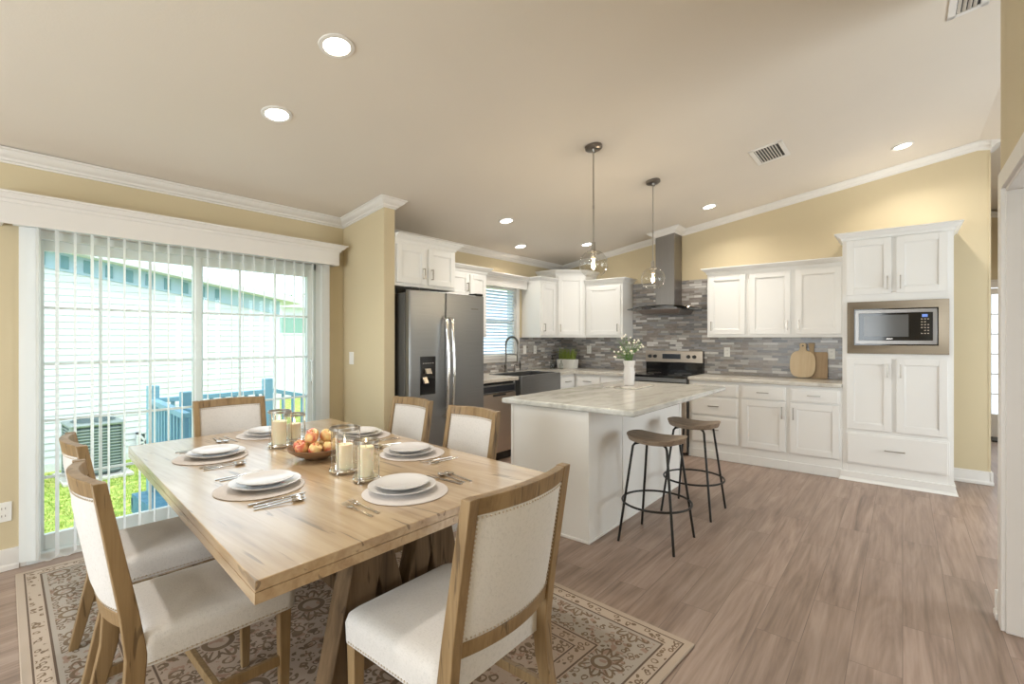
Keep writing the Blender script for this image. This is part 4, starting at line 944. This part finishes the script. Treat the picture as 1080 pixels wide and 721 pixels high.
can(-3.752, 4.807, 'recessed ceiling light over the farmhouse sink', power=2.5)
can(-3.245, 5.583, 'recessed ceiling light by the tall corner cabinet, left of the hood', power=2.5)
can(-1.695, 5.627, 'recessed ceiling light right of the range hood chimney')
can(0.0, 5.653, 'recessed ceiling light above the oven tower')
def dl(x, y, p=None):   # unseen downlights added behind the camera as fill
    can(x, y, 'added recessed ceiling light behind the camera, out of view', power=p)
dl(-2.1, -1.0); dl(-.6, -1.0)
can(1.5, 7.6, 'added recessed ceiling light in the entry beyond the back wall', power=14)  # unseen downlight added to brighten the entry
can(1.5, 1.0, 'added recessed ceiling light in the side hall through the right doorway', power=14)  # out-of-view downlight added to brighten the hall side
def vent(x, y, wx, wy, label):
    t = thing('ceiling_vent', label, 'vent', (x, y, ceil(x)), 0); t.rotation_euler = (0, -SL, 0)
    b = MB(); b.box(-wx, -wy, -.008, wx, -wy+.035, 0); b.box(-wx, wy-.035, -.008, wx, wy, 0); b.box(-wx, -wy, -.008, -wx+.035, wy, 0); b.box(wx-.035, -wy, -.008, wx, wy, 0); b.build('frame', 'trim', t, bevel=.002)
    B(-wx+.03, -wy+.03, -.002, wx-.03, wy-.03, -.001).build('duct_opening', 'blackmatte', t)
    b = MB(); n_ = int((2*wx-.07)/.022)
    for i in range(n_):
        xx = -wx+.045+i*.022; b.box(-.009, -wy+.033, -.001, .009, wy-.033, .001, Matrix.Translation((xx, 0, -.006)) @ Matrix.Rotation(math.radians(40), 4, 'Y'))
    b.build('louvres', 'trim', t)
vent(-.90, 4.67, .13, .20, 'white ceiling air vent right of the pendant lights')
vent(.275, 3.46, .085, .18, 'white ceiling air vent at the top right by the right wall')

# ------------------------------------------------------------------ rug, table, chairs
RX0, RX1, RY0, RY1 = -3.90, -.80, .235, 2.305     # 3.10 x 2.07 m
rgm = rug_mat((RX1-RX0)/2, (RY1-RY0)/2)
b = B(-(RX1-RX0)/2, -(RY1-RY0)/2, 0, (RX1-RX0)/2, (RY1-RY0)/2, .012)
rug = b.build('persian_rug', rgm, bevel=.004); rug.location = (-2.345, 1.27, .0005); rug.rotation_euler = (0, 0, math.radians(-4.5))
tag(rug, 'beige Persian-style rug with brown floral border under the dining table', 'rug')
RUGZ = .0125
TZ = .76
cA, cB, cD, cC = Vector((-3.40, .755)), Vector((-1.263, .535)), Vector((-3.385, 1.99)), Vector((-1.250, 1.80))
tb = thing('dining_table', 'large rectangular oak trestle dining table set for six', 'table', (-2.32, 1.27, RUGZ))
og = Vector((-2.32, 1.27, RUGZ))
def tp(u, v_): # bilinear
    p = cA*(1-u)*(1-v_)+cB*u*(1-v_)+cC*u*v_+cD*(1-u)*v_; return p
b = MB()
def slabq(u0, v0, u1, v1, z0, z1):
    q = [tp(u0, v0), tp(u1, v0), tp(u1, v1), tp(u0, v1)]
    b.hexa([(p.x-og.x, p.y-og.y, z0-RUGZ) for p in q], [(p.x-og.x, p.y-og.y, z1-RUGZ) for p in q])
EB = .075
nv = 6
for i in range(nv):
    slabq(0, i/nv, 1, (i+1)/nv, TZ-.03, TZ)
o = b.build('tabletop', 'tablewood', tb, bevel=.0025)
b = MB(); slabq(0, 0, 1, .03, TZ-.06, TZ-.0305); slabq(0, .97, 1, 1, TZ-.06, TZ-.0305); slabq(0, .03, .02, .97, TZ-.06, TZ-.0305); slabq(.98, .03, 1, .97, TZ-.06, TZ-.0305)
b.build('apron', 'tablewood', tb, bevel=.0018)
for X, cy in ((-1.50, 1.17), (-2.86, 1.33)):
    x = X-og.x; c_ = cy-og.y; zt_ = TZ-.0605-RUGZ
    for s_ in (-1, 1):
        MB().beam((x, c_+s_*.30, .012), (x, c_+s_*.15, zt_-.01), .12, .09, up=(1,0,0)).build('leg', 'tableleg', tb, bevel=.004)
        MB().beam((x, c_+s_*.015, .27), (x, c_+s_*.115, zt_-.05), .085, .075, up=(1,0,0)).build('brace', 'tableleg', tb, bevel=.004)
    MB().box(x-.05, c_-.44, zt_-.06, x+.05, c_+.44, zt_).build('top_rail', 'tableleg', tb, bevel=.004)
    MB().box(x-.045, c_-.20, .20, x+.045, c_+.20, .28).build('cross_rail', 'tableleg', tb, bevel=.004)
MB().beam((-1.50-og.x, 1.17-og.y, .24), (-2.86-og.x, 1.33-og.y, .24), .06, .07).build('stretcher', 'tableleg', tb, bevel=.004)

CH = .948
def make_chair():
    t = thing('dining_chair', 'x', 'chair', (0,0,0), 0); w2 = .235; tk = .036
    prof = [(-.290, 0), (-.222, .30), (-.215, .42), (-.232, .55), (-.300, CH)]    # (y, z) of back post
    def yb(z):
        for (a, z0), (c_, z1) in zip(prof, prof[1:]):
            if z <= z1: return a+(c_-a)*(z-z0)/(z1-z0)
        return prof[-1][0]
    for s_ in (-1, 1):
        b = MB(); xi, xo = s_*(w2-tk), s_*w2; x0, x1 = min(xi, xo), max(xi, xo)
        wd = [.034, .05, .052, .046, .034]; front = [(y+w_/2, z) for (y, z), w_ in zip(prof, wd)]; back = [(y-w_/2, z) for (y, z), w_ in zip(prof, wd)]
        for i in range(4):
            f0, f1, b0, b1 = front[i], front[i+1], back[i], back[i+1]
            b.hexa([(x0, b0[0], b0[1]), (x1, b0[0], b0[1]), (x1, f0[0], f0[1]), (x0, f0[0], f0[1])], [(x0, b1[0], b1[1]), (x1, b1[0], b1[1]), (x1, f1[0], f1[1]), (x0, f1[0], f1[1])])
        # drop coincident inner caps
        o = b.build('rear_leg', 'chairwood', t, bevel=.003)
        MB().beam((s_*(w2-.022), .215, 0), (s_*(w2-.022), .215, .385), .028, .028, up=(0,1,0), w1=.042, d1=.042).build('front_leg', 'chairwood', t, bevel=.003)
        MB().beam((s_*(w2-.022), -.235, .20), (s_*(w2-.022), .215, .20), .02, .034).build('side_stretcher', 'chairwood', t, bevel=.002)
    MB().beam((-w2+.03, .0, .20), (w2-.03, .0, .20), .02, .034).build('cross_stretcher', 'chairwood', t, bevel=.002)
    # curved rails and panel
    N = 12; xi = w2-tk+.002
    bow = lambda u: -.034*(1-u*u)
    def curved(z0, z1, t0, t1, inset=0, pillow=0, arch=0):
        b = MB(); nz = 6; F = []; K = []; xx = xi-inset
        for j in range(nz+1):
            for i in range(N+1):
                u = -1+2*i/N; v_ = j/nz; z = z0+(z1-z0)*v_+arch*v_*(1-u*u); y = yb(z0+(z1-z0)*v_)+bow(u)
                pf = pillow*(1-abs(u)**8)*(1-abs(2*v_-1)**8)
                F.append((u*xx, y+t1+pf, z)); K.append((u*xx, y-t0-pf, z))
        nn = N+1; o_ = len(F); fs = []
        for j in range(nz):
            for i in range(N):
                a = j*nn+i; fs.append((a, a+1, a+nn+1, a+nn)); fs.append((o_+a, o_+a+nn, o_+a+nn+1, o_+a+1))
        bd = [i for i in range(nn)]+[j*nn+N for j in range(1, nz+1)]+[nz*nn+i for i in range(N-1, -1, -1)]+[j*nn for j in range(nz-1, 0, -1)]
        for a, c_ in zip(bd, bd[1:]+bd[:1]): fs.append((c_, a, o_+a, o_+c_))
        b.add(F+K, fs, True); return b
    curved(CH-.048, CH-.002, .015, .015, arch=.004).build('top_rail', 'chairwood', t, angle=45, bevel=.002)
    curved(.500, .545, .014, .014).build('lower_rail', 'chairwood', t, angle=45, bevel=.002)
    curved(.540, CH-.040, .010, .010, .0, .010).build('backrest', 'linen', t, angle=60)
    nb = MB()
    def nail(p): nb.sphere(p, .0034, 6, 4)
    for sgn in (-1, 1):
        off = lambda u, z: yb(z)+bow(u)+sgn*.0125
        for z in (.553, CH-.056):
            for i in range(31): u = (-1+2*i/30)*.965; nail((u*xi, off(u, z), z))
        for i in range(27):
            z = .56+(CH-.12-.50)*i/26
            for u in (-.965, .965): nail((u*xi, off(u, z), z))
    nb.build('nailhead_trim', 'nail', t); nb = MB()
    for i in range(30):
        f_ = i/29; 
        for s_ in (-1, 1): nail((s_*(w2+.004), -.17+.385*f_, .388))
        nail(((-w2+.035)*(1-2*f_), .255, .388))
    nb.tube([(-w2-.003, -.19, .388), (-w2-.003, .222, .388), (-w2+.03, .2535, .388), (w2-.03, .2535, .388), (w2+.003, .222, .388), (w2+.003, -.19, .388)], .0018, 5)
    nb.build('seat_nailhead_trim', 'nail', t)
    # seat cushion
    b = MB(); n1 = 14; T = []; 
    sx0 = w2+.004; rings_ = []
    def rrect(hw, y0, y1, r, n_=5):
        pts = []
        for cx_, cy_, a0 in ((hw-r, y1-r, 0), (-hw+r, y1-r, PI/2), (-hw+r, y0+r, PI), (hw-r, y0+r, 1.5*PI)):
            for i in range(n_+1): a = a0+PI/2*i/n_; pts.append((cx_+r*math.cos(a), cy_+r*math.sin(a)))
        return pts
    lv = [(.380, 0), (.44, .002), (.462, -.004), (.474, -.018), (.480, -.05)]
    for z, e in lv: rings_.append([(x, y, z) for x, y in rrect(sx0+e, -.205-e, .255+e, .035)])
    nR = len(rings_[0]); vs = [p for r_ in rings_ for p in r_]; fs = []
    for j in range(len(rings_)-1):
        for i in range(nR): fs.append((j*nR+i, j*nR+(i+1) % nR, (j+1)*nR+(i+1) % nR, (j+1)*nR+i))
    vs.append((0, .02, .487)); c_ = len(vs)-1
    for i in range(nR): fs.append(((len(rings_)-1)*nR+i, (len(rings_)-1)*nR+(i+1) % nR, c_))
    fs.append(tuple(range(nR))[::-1]); b.add(vs, fs, True); b.build('seat', 'linen', t, angle=50)
    return t
ch0 = make_chair()
GC = 'upholstered dining chairs around the table'
# (x,y) of chair origin, rotation (front = local +Y), x-scale, label.  back top lies at local y=-.30
def place(c, bx, by, rz, label, sx=1):
    d = Vector((-math.sin(rz), math.cos(rz)))*.300
    c.location = (bx+d.x, by+d.y, RUGZ); c.rotation_euler = (0, 0, rz); c.scale = (sx, 1, 1); c['label'] = label; c['group'] = GC
specs = [(-1.96, .335, math.radians(-3), 'linen and oak dining chair on the left side, nearest the camera', .88),
         (-2.625, .410, math.radians(-4), 'linen and oak dining chair on the left side, nearer the sliding door', .88),
         (-3.555, 1.345, math.radians(-96), 'linen and oak dining chair at the far table end before the glass door', .92),
         (-2.59, 2.125, math.radians(177), 'linen and oak dining chair on the far side, left one by the partition', .88),
         (-1.955, 2.055, math.radians(177), 'linen and oak dining chair on the far side, right one nearest the island', .88),
         (-.858, 1.108, math.radians(90), 'linen and oak dining chair at the right table end, its back to the camera', 1)]
for i, (bx, by, rz_, lb, sx) in enumerate(specs):
    c = ch0 if i == 0 else copy_tree(ch0); place(c, bx, by, rz_, lb, sx)

# ------------------------------------------------------------------ table settings
TT = TZ+.0006
sets = [(-2.757, .955, -3, 'in front of the left-side chair nearer the sliding door'), (-2.039, .885, -5, 'in front of the left-side chair nearest the camera'),
        (-3.13, 1.395, -93, 'at the far table end by the glass door'), (-2.631, 1.765, 177, 'on the far side behind the candle holders'),
        (-2.018, 1.655, 177, 'on the far side nearest the island'), (-1.536, 1.225, 90, 'at the right table end before the chair back')]
pm0 = MB().lathe([(.001, 0), (.180, 0), (.184, .002), (.18, .004), (.001, .004)], n=48).build('placemat', 'mat')
dp0 = MB().lathe([(.001, 0), (.085, 0), (.09, .004), (.125, .012), (.147, .020), (.149, .023), (.145, .023), (.12, .016), (.088, .009), (.001, .008)], n=48).build('dinner_plate', 'plate')
sp0 = MB().lathe([(.001, 0), (.07, 0), (.075, .004), (.105, .011), (.122, .018), (.124, .021), (.12, .021), (.1, .015), (.073, .009), (.001, .008)], n=48).build('salad_plate', 'plate')
pm0.scale = (.91, .91, 1); dp0.scale = (.90, .90, 1); sp0.scale = (.87, .87, 1)
def fork_mb():
    b = MB(); L_ = .19
    b.hexa([(-.0055, 0, 0), (.0055, 0, 0), (.0035, .12, .004), (-.0035, .12, .004)], [(-.005, 0, .003), (.005, 0, .003), (.003, .12, .0065), (-.003, .12, .0065)])
    b.hexa([(-.0035, .12, .004), (.0035, .12, .004), (.011, .145, .003), (-.011, .145, .003)], [(-.003, .12, .0065), (.003, .12, .0065), (.010, .145, .0055), (-.010, .145, .0055)])
    for i in range(4):
        x = -.0095+i*.0063; b.hexa([(x-.0018, .145, .003), (x+.0018, .145, .003), (x+.001, .192, .006), (x-.001, .192, .006)], [(x-.0018, .145, .0055), (x+.0018, .145, .0055), (x+.001, .192, .0075), (x-.001, .192, .0075)])
    return b
def knife_mb():
    b = MB(); b.hexa([(-.006, 0, 0), (.006, 0, 0), (.005, .10, 0), (-.005, .10, 0)], [(-.005, 0, .006), (.005, 0, .006), (.004, .10, .006), (-.004, .10, .006)])
    b.prism([(-.006, .10), (.006, .10), (.0065, .16), (.003, .20), (-.003, .215), (-.006, .20)], .001, .003); return b
def spoon_mb():
    b = MB(); b.hexa([(-.0055, 0, 0), (.0055, 0, 0), (.003, .13, .006), (-.003, .13, .006)], [(-.005, 0, .003), (.005, 0, .003), (.0025, .13, .0085), (-.0025, .13, .0085)])
    b.lathe([(.001, 0), (.008, .0015), (.013, .006), (.015, .009), (.0138, .009), (.008, .004), (.001, .003)], (0, .152, 0), 20, 1.15, 1.75); return b
fo0 = fork_mb().build('fork', 'cutlery', bevel=.0006); kn0 = knife_mb().build('knife', 'cutlery', bevel=.0006); sp_0 = spoon_mb().build('spoon', 'cutlery', bevel=.0004)
used = set(); FO = [0, 0, 0, 0, 0, -.03]
def inst(o, loc, rz_, label, cat, group):
    c = o if o.name not in used else o.copy()
    if o.name in used: C.objects.link(c)
    used.add(o.name); c.location = loc; c.rotation_euler = (0, 0, rz_); tag(c, label, cat, group)
for i, (x, y, dg, where) in enumerate(sets):
    a = math.radians(dg)
    def W_(u, v_): return (x+u*math.cos(a)-v_*math.sin(a), y+u*math.sin(a)+v_*math.cos(a))
    inst(pm0, (x, y, TT), a, 'round woven placemat '+where, 'placemat', 'placemats on the table')
    inst(dp0, (*W_(-.0, .02), TT+.0045), a, 'larger white dinner plate '+where, 'plate', 'dinner plates')
    inst(sp0, (*W_(-.0, .02), TT+.0195), a, 'smaller white plate stacked on top '+where, 'plate', 'salad plates')
    j = random.uniform(-.05, .05)
    inst(fo0, (*W_(-.245, -.10+FO[i]), TT), a+j, 'outer fork '+where, 'fork', 'outer forks'); inst(fo0, (*W_(-.212, -.09+FO[i]), TT), a-.04, 'inner fork '+where, 'fork', 'inner forks')
    inst(kn0, (*W_(.205, -.11), TT), a+.03, 'table knife '+where, 'knife', 'table knives')
    inst(sp_0, (*W_(.232, -.10), TT), a-.05+j, 'inner spoon, beside the knife, '+where, 'spoon', 'inner spoons'); inst(sp_0, (*W_(.262, -.11), TT), a-.1, 'outermost spoon '+where, 'spoon', 'outer spoons')

# bowl and apples
BX, BY = -2.32, 1.285
bw = MB().lathe([(.001, 0), (.05, 0), (.055, .004), (.10, .022), (.132, .045), (.142, .058), (.138, .059), (.126, .048), (.095, .028), (.05, .012), (.001, .011)], n=40).build('fruit_bowl', 'bowlwood'); bw.location = (BX, BY, TT)
tag(bw, 'shallow dark wooden bowl of fruit at the table centre', 'bowl')
ap0 = None; ri = 0
spots = [(.082*math.cos(k*PI*2/7+.3), .082*math.sin(k*PI*2/7+.3), .061) for k in range(7)]+[(.0, .0, .052)]+[(.045*math.cos(k*2*PI/3+1.0), .045*math.sin(k*2*PI/3+1.0), .112) for k in range(3)]
def dirword(px_, py_):
    fx_, fy_ = -.629, .777; f_ = px_*fx_+py_*fy_; r_ = px_*fy_-py_*fx_
    return ('far' if f_ > .03 else 'near' if f_ < -.03 else 'middle')+' '+('right' if r_ > .03 else 'left' if r_ < -.03 else 'centre')
seen_words = {}
for k, (x, y, z) in enumerate(spots):
    if k == 0:
        ap = thing('apple', 'a', 'fruit')
        n_ = 14; pr = [(.0015, .020), (.006, .0235), (.014, .0275), (.024, .026), (.0315, .014), (.033, 0), (.030, -.014), (.022, -.025), (.012, -.0285), (.001, -.026)]
        MB().lathe(pr, n=20).build('flesh', 'peach', ap); MB().tube([(0, 0, .018), (.002, 0, .028), (.005, .001, .036)], .0012, 5).build('stem', 'bark', ap); ap0 = ap
    else: ap = copy_tree(ap0)
    wd_ = ('upper layer, ' if z > .09 else 'lower layer, ')+dirword(x, y)
    seen_words[wd_] = seen_words.get(wd_, 0)+1
    if seen_words[wd_] > 1: wd_ += ', more toward the glass door' if x < 0 else ', more toward the island'
    ap.location = (BX+x, BY+y, TT+z); ap.rotation_euler = (random.uniform(-.7, .7), random.uniform(-.7, .7), random.uniform(0, 6)); ap.scale = (.96, .96, .96)
    ap['label'] = 'yellow and red apple in the fruit bowl, '+wd_; ap['group'] = 'apples in the wooden bowl'
# candle holders
def holder(x, y, R, H, cr, chh, lab1, lab2):
    t = thing('candle_holder', lab1, 'candle holder', (x, y, TT), random.uniform(0, 1), 'glass hurricane candle holders')
    MB().lathe([(.001, .016), (R*.95, .016), (R, .018), (R, .022), (.001, .022)], n=32).build('base_plate', 'chrome', t)
    MB().lathe([(R+.004, .006), (R+.006, .012), (R+.003, .018), (R, .012), (R+.004, .006)], n=32).build('base_ring', 'chrome', t)
    MB().lathe([(R-.003, .022), (R-.003, H-.004)], n=32).build('glass_cylinder', 'globeglass', t)
    MB().lathe([(R-.001, H-.012), (R+.004, H-.012), (R+.004, H), (R-.001, H), (R-.001, H-.012)], n=32).build('top_rim', 'nickel', t)
    for k in range(3):
        a = k*2*PI/3+.4; MB().tube([((R+.010)*math.cos(a), (R+.010)*math.sin(a), .004), ((R+.004)*math.cos(a), (R+.004)*math.sin(a), .02), ((R+.004)*math.cos(a), (R+.004)*math.sin(a), H)], .0028, 6).sphere(((R+.010)*math.cos(a), (R+.010)*math.sin(a), .005), .005, 8, 5).build('post', 'chrome', t)
    c = thing('pillar_candle', lab2, 'candle', (x, y, TT+.0225), 0, 'ivory pillar candles')
    MB().lathe([(.001, 0), (cr, 0), (cr, chh-.003), (cr-.003, chh), (cr*.6, chh-.004), (.001, chh-.005)], n=28).build('wax', 'wax', c)
    MB().cyl((0,0,chh-.006), (0,0,chh+.006), .001, n=6).build('wick', 'blackmatte', c)
    MB().lathe([(.0005, chh+.003), (.004, chh+.009), (.0045, chh+.014), (.002, chh+.024), (.0004, chh+.031)], n=10).build('flame', 'flame', c)
holder(-1.985, 1.235, .062, .205, .036, .105, 'wide glass candle holder just right of the fruit bowl', 'shorter ivory candle in the wide holder right of the bowl')
holder(-1.79, 1.215, .050, .175, .033, .125, 'narrow glass candle holder nearest the camera, right of the bowl', 'ivory candle in the narrow holder nearest the camera')
holder(-2.72, 1.285, .056, .205, .036, .125, 'glass candle holder left of the fruit bowl, nearer the camera', 'taller ivory candle left of the fruit bowl')
holder(-2.80, 1.41, .056, .165, .036, .085, 'glass candle holder behind the fruit bowl at left', 'short ivory candle behind the fruit bowl')

# ------------------------------------------------------------------ outside
GZ = -.6
struct(B(-30, -14, GZ-.1, LW-.14, 26, GZ).build('ground', 'grass'))
b = MB(); rg5 = random.Random(5)
for i in range(9000):
    x, y = rg5.uniform(-9.6, -5.95), rg5.uniform(-.5, 3.6); h = rg5.uniform(.02, .06); a = rg5.uniform(0, 6.28); w_ = .006
    b.add([(x-w_*math.cos(a), y-w_*math.sin(a), GZ), (x+w_*math.cos(a), y+w_*math.sin(a), GZ), (x+rg5.uniform(-.03, .03), y+rg5.uniform(-.03, .03), GZ+h)], [(0,1,2)])
tag(b.build('lawn_grass', 'leaf2'), 'bright green lawn grass outside the sliding glass door', 'grass', kind='stuff')
# neighbouring house, gable wall facing us
nh = thing('neighbour_house', 'white sided neighbouring house with sloping eave outside the glass door', 'house', (-9.8, -3, GZ))
def nz(y): return 2.62-.163*(y-1.22)+.0      # underside of rake
Y0, Y1 = -3.0, 4.62
b = MB(); ncourse = 34
for k in range(60):
    z0 = GZ+.12+k*.1; z1 = z0+.1
    # limit by rake: y where nz(y) = z0
    ymax = min(Y1, 1.22+(2.45-z0)/.163)
    if ymax < Y0+.05: break
    b.hexa([(.0, 0, z0-GZ), (.018, 0, z0-GZ), (.018, ymax-Y0, z0-GZ), (0, ymax-Y0, z0-GZ)], [(0, 0, z1-GZ), (.002, 0, z1-GZ), (.002, ymax-Y0, z1-GZ), (0, ymax-Y0, z1-GZ)])
b.build('siding', 'siding', nh)
b = MB(); zz = lambda y: 2.40-.163*(y-1.22)
def rk(y0, y1, x0, x1, dz0, dz1, m, nm):
    q = MB(); q.hexa([(x0, y0-Y0, zz(y0)+dz0-GZ), (x1, y0-Y0, zz(y0)+dz0-GZ), (x1, y1-Y0, zz(y1)+dz0-GZ), (x0, y1-Y0, zz(y1)+dz0-GZ)], [(x0, y0-Y0, zz(y0)+dz1-GZ), (x1, y0-Y0, zz(y0)+dz1-GZ), (x1, y1-Y0, zz(y1)+dz1-GZ), (x0, y1-Y0, zz(y1)+dz1-GZ)]); return q.build(nm, m, nh)
rk(-3, 4.62, -.6, .035, .0, .27, 'soffit', 'frieze_board')
rk(-3, 4.95, -.6, .30, .27, .36, 'roof', 'roof_edge')
y = -2.8
while y < 3.6:
    q = MB(); q.hexa([(.034, y-Y0, zz(y)+.04-GZ), (.05, y-Y0, zz(y)+.04-GZ), (.05, y+.09-Y0, zz(y+.09)+.04-GZ), (.034, y+.09-Y0, zz(y+.09)+.04-GZ)], [(.034, y-Y0, zz(y)+.23-GZ), (.05, y-Y0, zz(y)+.23-GZ), (.05, y+.09-Y0, zz(y+.09)+.23-GZ), (.034, y+.09-Y0, zz(y+.09)+.23-GZ)])
    q.build('eave_vent', 'bluevent', nh); y += .26
B(-5, 0, 0, -.01, Y1-Y0, 2.3).build('house_body', 'siding', nh); B(0, Y1-Y0-.1, 0, .03, Y1-Y0, 2.45).build('corner_board', 'siding', nh); B(0, 0, 0, .03, Y1-Y0, .12).build('skirting', 'siding', nh)
# vent block
vt = thing('vent_block', 'white decorative lattice vent block at the foot of the neighbouring house', 'vent', (-9.77, 2.395, -.50))
B(0, -.11, 0, .03, .11, .31).build('opening', 'acdark', vt)
b = MB(); b.box(.02, -.13, -.02, .06, -.10, .33); b.box(.02, .10, -.02, .06, .13, .33); b.box(.02, -.13, -.02, .06, .13, .01); b.box(.02, -.13, .30, .06, .13, .33)
for p_, q_ in (((.045, -.1, .0), (.045, .1, .31)), ((.045, .1, 0), (.045, -.1, .31)), ((.045, 0, 0), (.045, 0, .31)), ((.045, -.1, .155), (.045, .1, .155))): b.beam(p_, q_, .03, .03, up=(1,0,0))
b.build('lattice', 'siding', vt)
# air conditioner
ac = thing('air_conditioner', 'grey outdoor air conditioner unit on the lawn outside the door', 'air conditioner', (-9.0, 1.60, GZ+.002))
tag(B(-9.4, 1.22, GZ, -8.6, 1.98, GZ+.05).build('concrete_pad', 'marbletray', bevel=.01), 'pale concrete pad under the outdoor air conditioner', 'slab'); ac.location.z = GZ+.051
B(-.28, -.28, .0, .28, .28, .70).build('casing', 'acdark', ac, bevel=.06, seg=3)
b = MB()
for k in range(15):
    z = .05+k*.042; b.box(-.292, -.292, z, .292, .292, z+.018)
for sx in (-1, 1):
    for sy in (-1, 1): b.box(sx*.28-.02, sy*.28-.02, 0, sx*.28+.02, sy*.28+.02, .72)
b.build('louvres', 'ac', ac, bevel=.006)
b = MB(); b.box(-.305, -.305, .69, .305, .305, .74); b.build('top_cover', 'ac', ac, bevel=.02)
b = MB()
for k in range(7): r = .04+.033*k; b.tube([(r*math.cos(a*PI/16), r*math.sin(a*PI/16), .755) for a in range(32)], .006, 5, True)
for k in range(8): a = k*PI/4; b.cyl((.05*math.cos(a), .05*math.sin(a), .755), (.25*math.cos(a), .25*math.sin(a), .755), .006, n=5)
b.cyl((0,0,.745), (0,0,.765), .07); b.build('fan_grille', 'acdark', ac)
# deck landing
dk = thing('deck_landing', 'blue painted deck landing outside the sliding glass door', 'deck', (-5.05, 2.2, GZ))
b = MB()
for k in range(11): x = -.78+k*.142; b.box(x, -.88, .42, x+.135, 1.1, .46)
b.build('deck_boards', 'deck', dk, bevel=.004); b = MB(); b.box(-.78, -.88, .28, .78, -.84, .42); b.box(-.78, 1.06, .28, .78, 1.1, .42); b.box(-.78, -.88, .28, -.74, 1.1, .42)
for x in (-.74, .7):
    for y in (-.86, 1.0): b.box(x, y, 0, x+.09, y+.09, .42)
b.build('deck_frame', 'deck', dk, bevel=.003)
# step beside deck
st = thing('deck_step', 'blue painted wooden step leading down from the deck to the lawn', 'step', (-5.2, 1.10, GZ)); B(-.45, -.2, .18, .45, .2, .22).build('tread', 'deck', st, bevel=.004); B(-.43, -.16, 0, -.38, .18, .18).build('stringer', 'deck', st); B(.38, -.16, 0, .43, .18, .18).build('stringer', 'deck', st)
def railing(label, p0, p1, posts=(1, 1), z1b=None, h=.92, cap0=.12):
    t = thing('deck_railing', label, 'railing', (p0[0], p0[1], p0[2])); d = Vector(p1)-Vector(p0); n_ = max(3, int(Vector((d.x, d.y)).length/.115))
    u = Vector((d.x, d.y, 0)).normalized()
    MB().beam((0,0,h-.03), (d.x, d.y, d.z+h-.03), .06, .045).build('top_rail', 'teal', t, bevel=.003); MB().beam((0,0,.1), (d.x, d.y, d.z+.1), .04, .04).build('bottom_rail', 'teal', t, bevel=.003)
    for k in range(1, n_): q = d*k/n_; MB().beam((q.x, q.y, q.z+.1), (q.x, q.y, q.z+h-.05), .03, .03).build('baluster', 'teal', t)
    for f_, on in ((0, posts[0]), (1, posts[1])):
        if on: q = d*f_; MB().beam((q.x, q.y, q.z-(0 if d.z > -.1 else .04)), (q.x, q.y, q.z+h+cap0), .09, .09).build('post', 'teal', t, bevel=.006)
railing('teal railing running out from the house along the near deck side', (-4.45, 1.36, -.14), (-5.78, 1.48, -.14), (0, 1))
railing('teal railing along the far deck edge, parallel to the house', (-5.78, 1.53, -.14), (-5.78, 2.59, -.14), (0, 1))
railing('teal stair railing descending beyond the deck at right', (-5.78, 2.66, -.14), (-5.78, 4.3, -.55), (0, 1))
railing('short teal railing with taller post close outside the glass', (-4.90, 1.50, -.14), (-4.45, 1.47, -.14), (1, 0), cap0=.12)
# farther building + trees
fb = thing('distant_building', 'white building with greenish window beyond the neighbouring house', 'house', (-16, 6, GZ))
B(-3, 0, 0, 0, 7, 3.0).build('wall', 'siding', fb); MB().hexa([(-3.3, -.3, 3.0), (.3, -.3, 3.0), (.3, 7.3, 3.0), (-3.3, 7.3, 3.0)], [(-1.6, 1, 3.5), (-1.4, 1, 3.5), (-1.4, 6, 3.5), (-1.6, 6, 3.5)]).build('roof', 'roof', fb)
for y in (1.2, 3.4): o = B(0, y, 2.1, .04, y+1.3, 2.7).build('window_frame', 'siding', fb); B(.041, y+.06, 2.15, .05, y+1.24, 2.65).build('pane', 'winglass', o)
def tree(x, y, h, r, label, sd_):
    t = thing('garden_tree', label, 'tree', (x, y, GZ), 0, 'trees beyond the lawn'); MB().tube([(0,0,0), (.1,0,h*.4), (0,.1,h*.75)], [.16, .11, .06], 8).build('trunk', 'bark', t)
    rr_ = random.Random(sd_); b = MB()
    cl = [(Vector((rr_.uniform(-r, r)*.7, rr_.uniform(-r, r)*.7, h*.78+rr_.uniform(-.4, .5)*r)), rr_.uniform(.3, .55)*r) for _ in range(14)]
    for c_, q in cl:
        for _ in range(110):
            d_ = Vector((rr_.gauss(0, 1), rr_.gauss(0, 1), rr_.gauss(0, 1))).normalized(); p = c_+d_*q*rr_.uniform(.7, 1.05); a1 = d_.orthogonal().normalized(); a1.rotate(Matrix.Rotation(rr_.uniform(0, 6), 3, d_)); a2 = d_.cross(a1)
            s_ = .09; b.add([p-a1*s_, p+a2*s_*.5, p+a1*s_, p-a2*s_*.5], [(0,1,2,3)])
    b.build('foliage', 'leaf', t)
tree(-21, 11.5, 3.9, 1.3, 'green tree top seen over the distant white building', 1)
tree(-19, 17, 4.0, 1.6, 'bushy green tree at the far right of the glass door view', 2)
# outside beyond entry door : ground and shrub
struct(B(-3, 9.6, -.25, 8, 16, -.15).build('ground_entry', 'siding'))
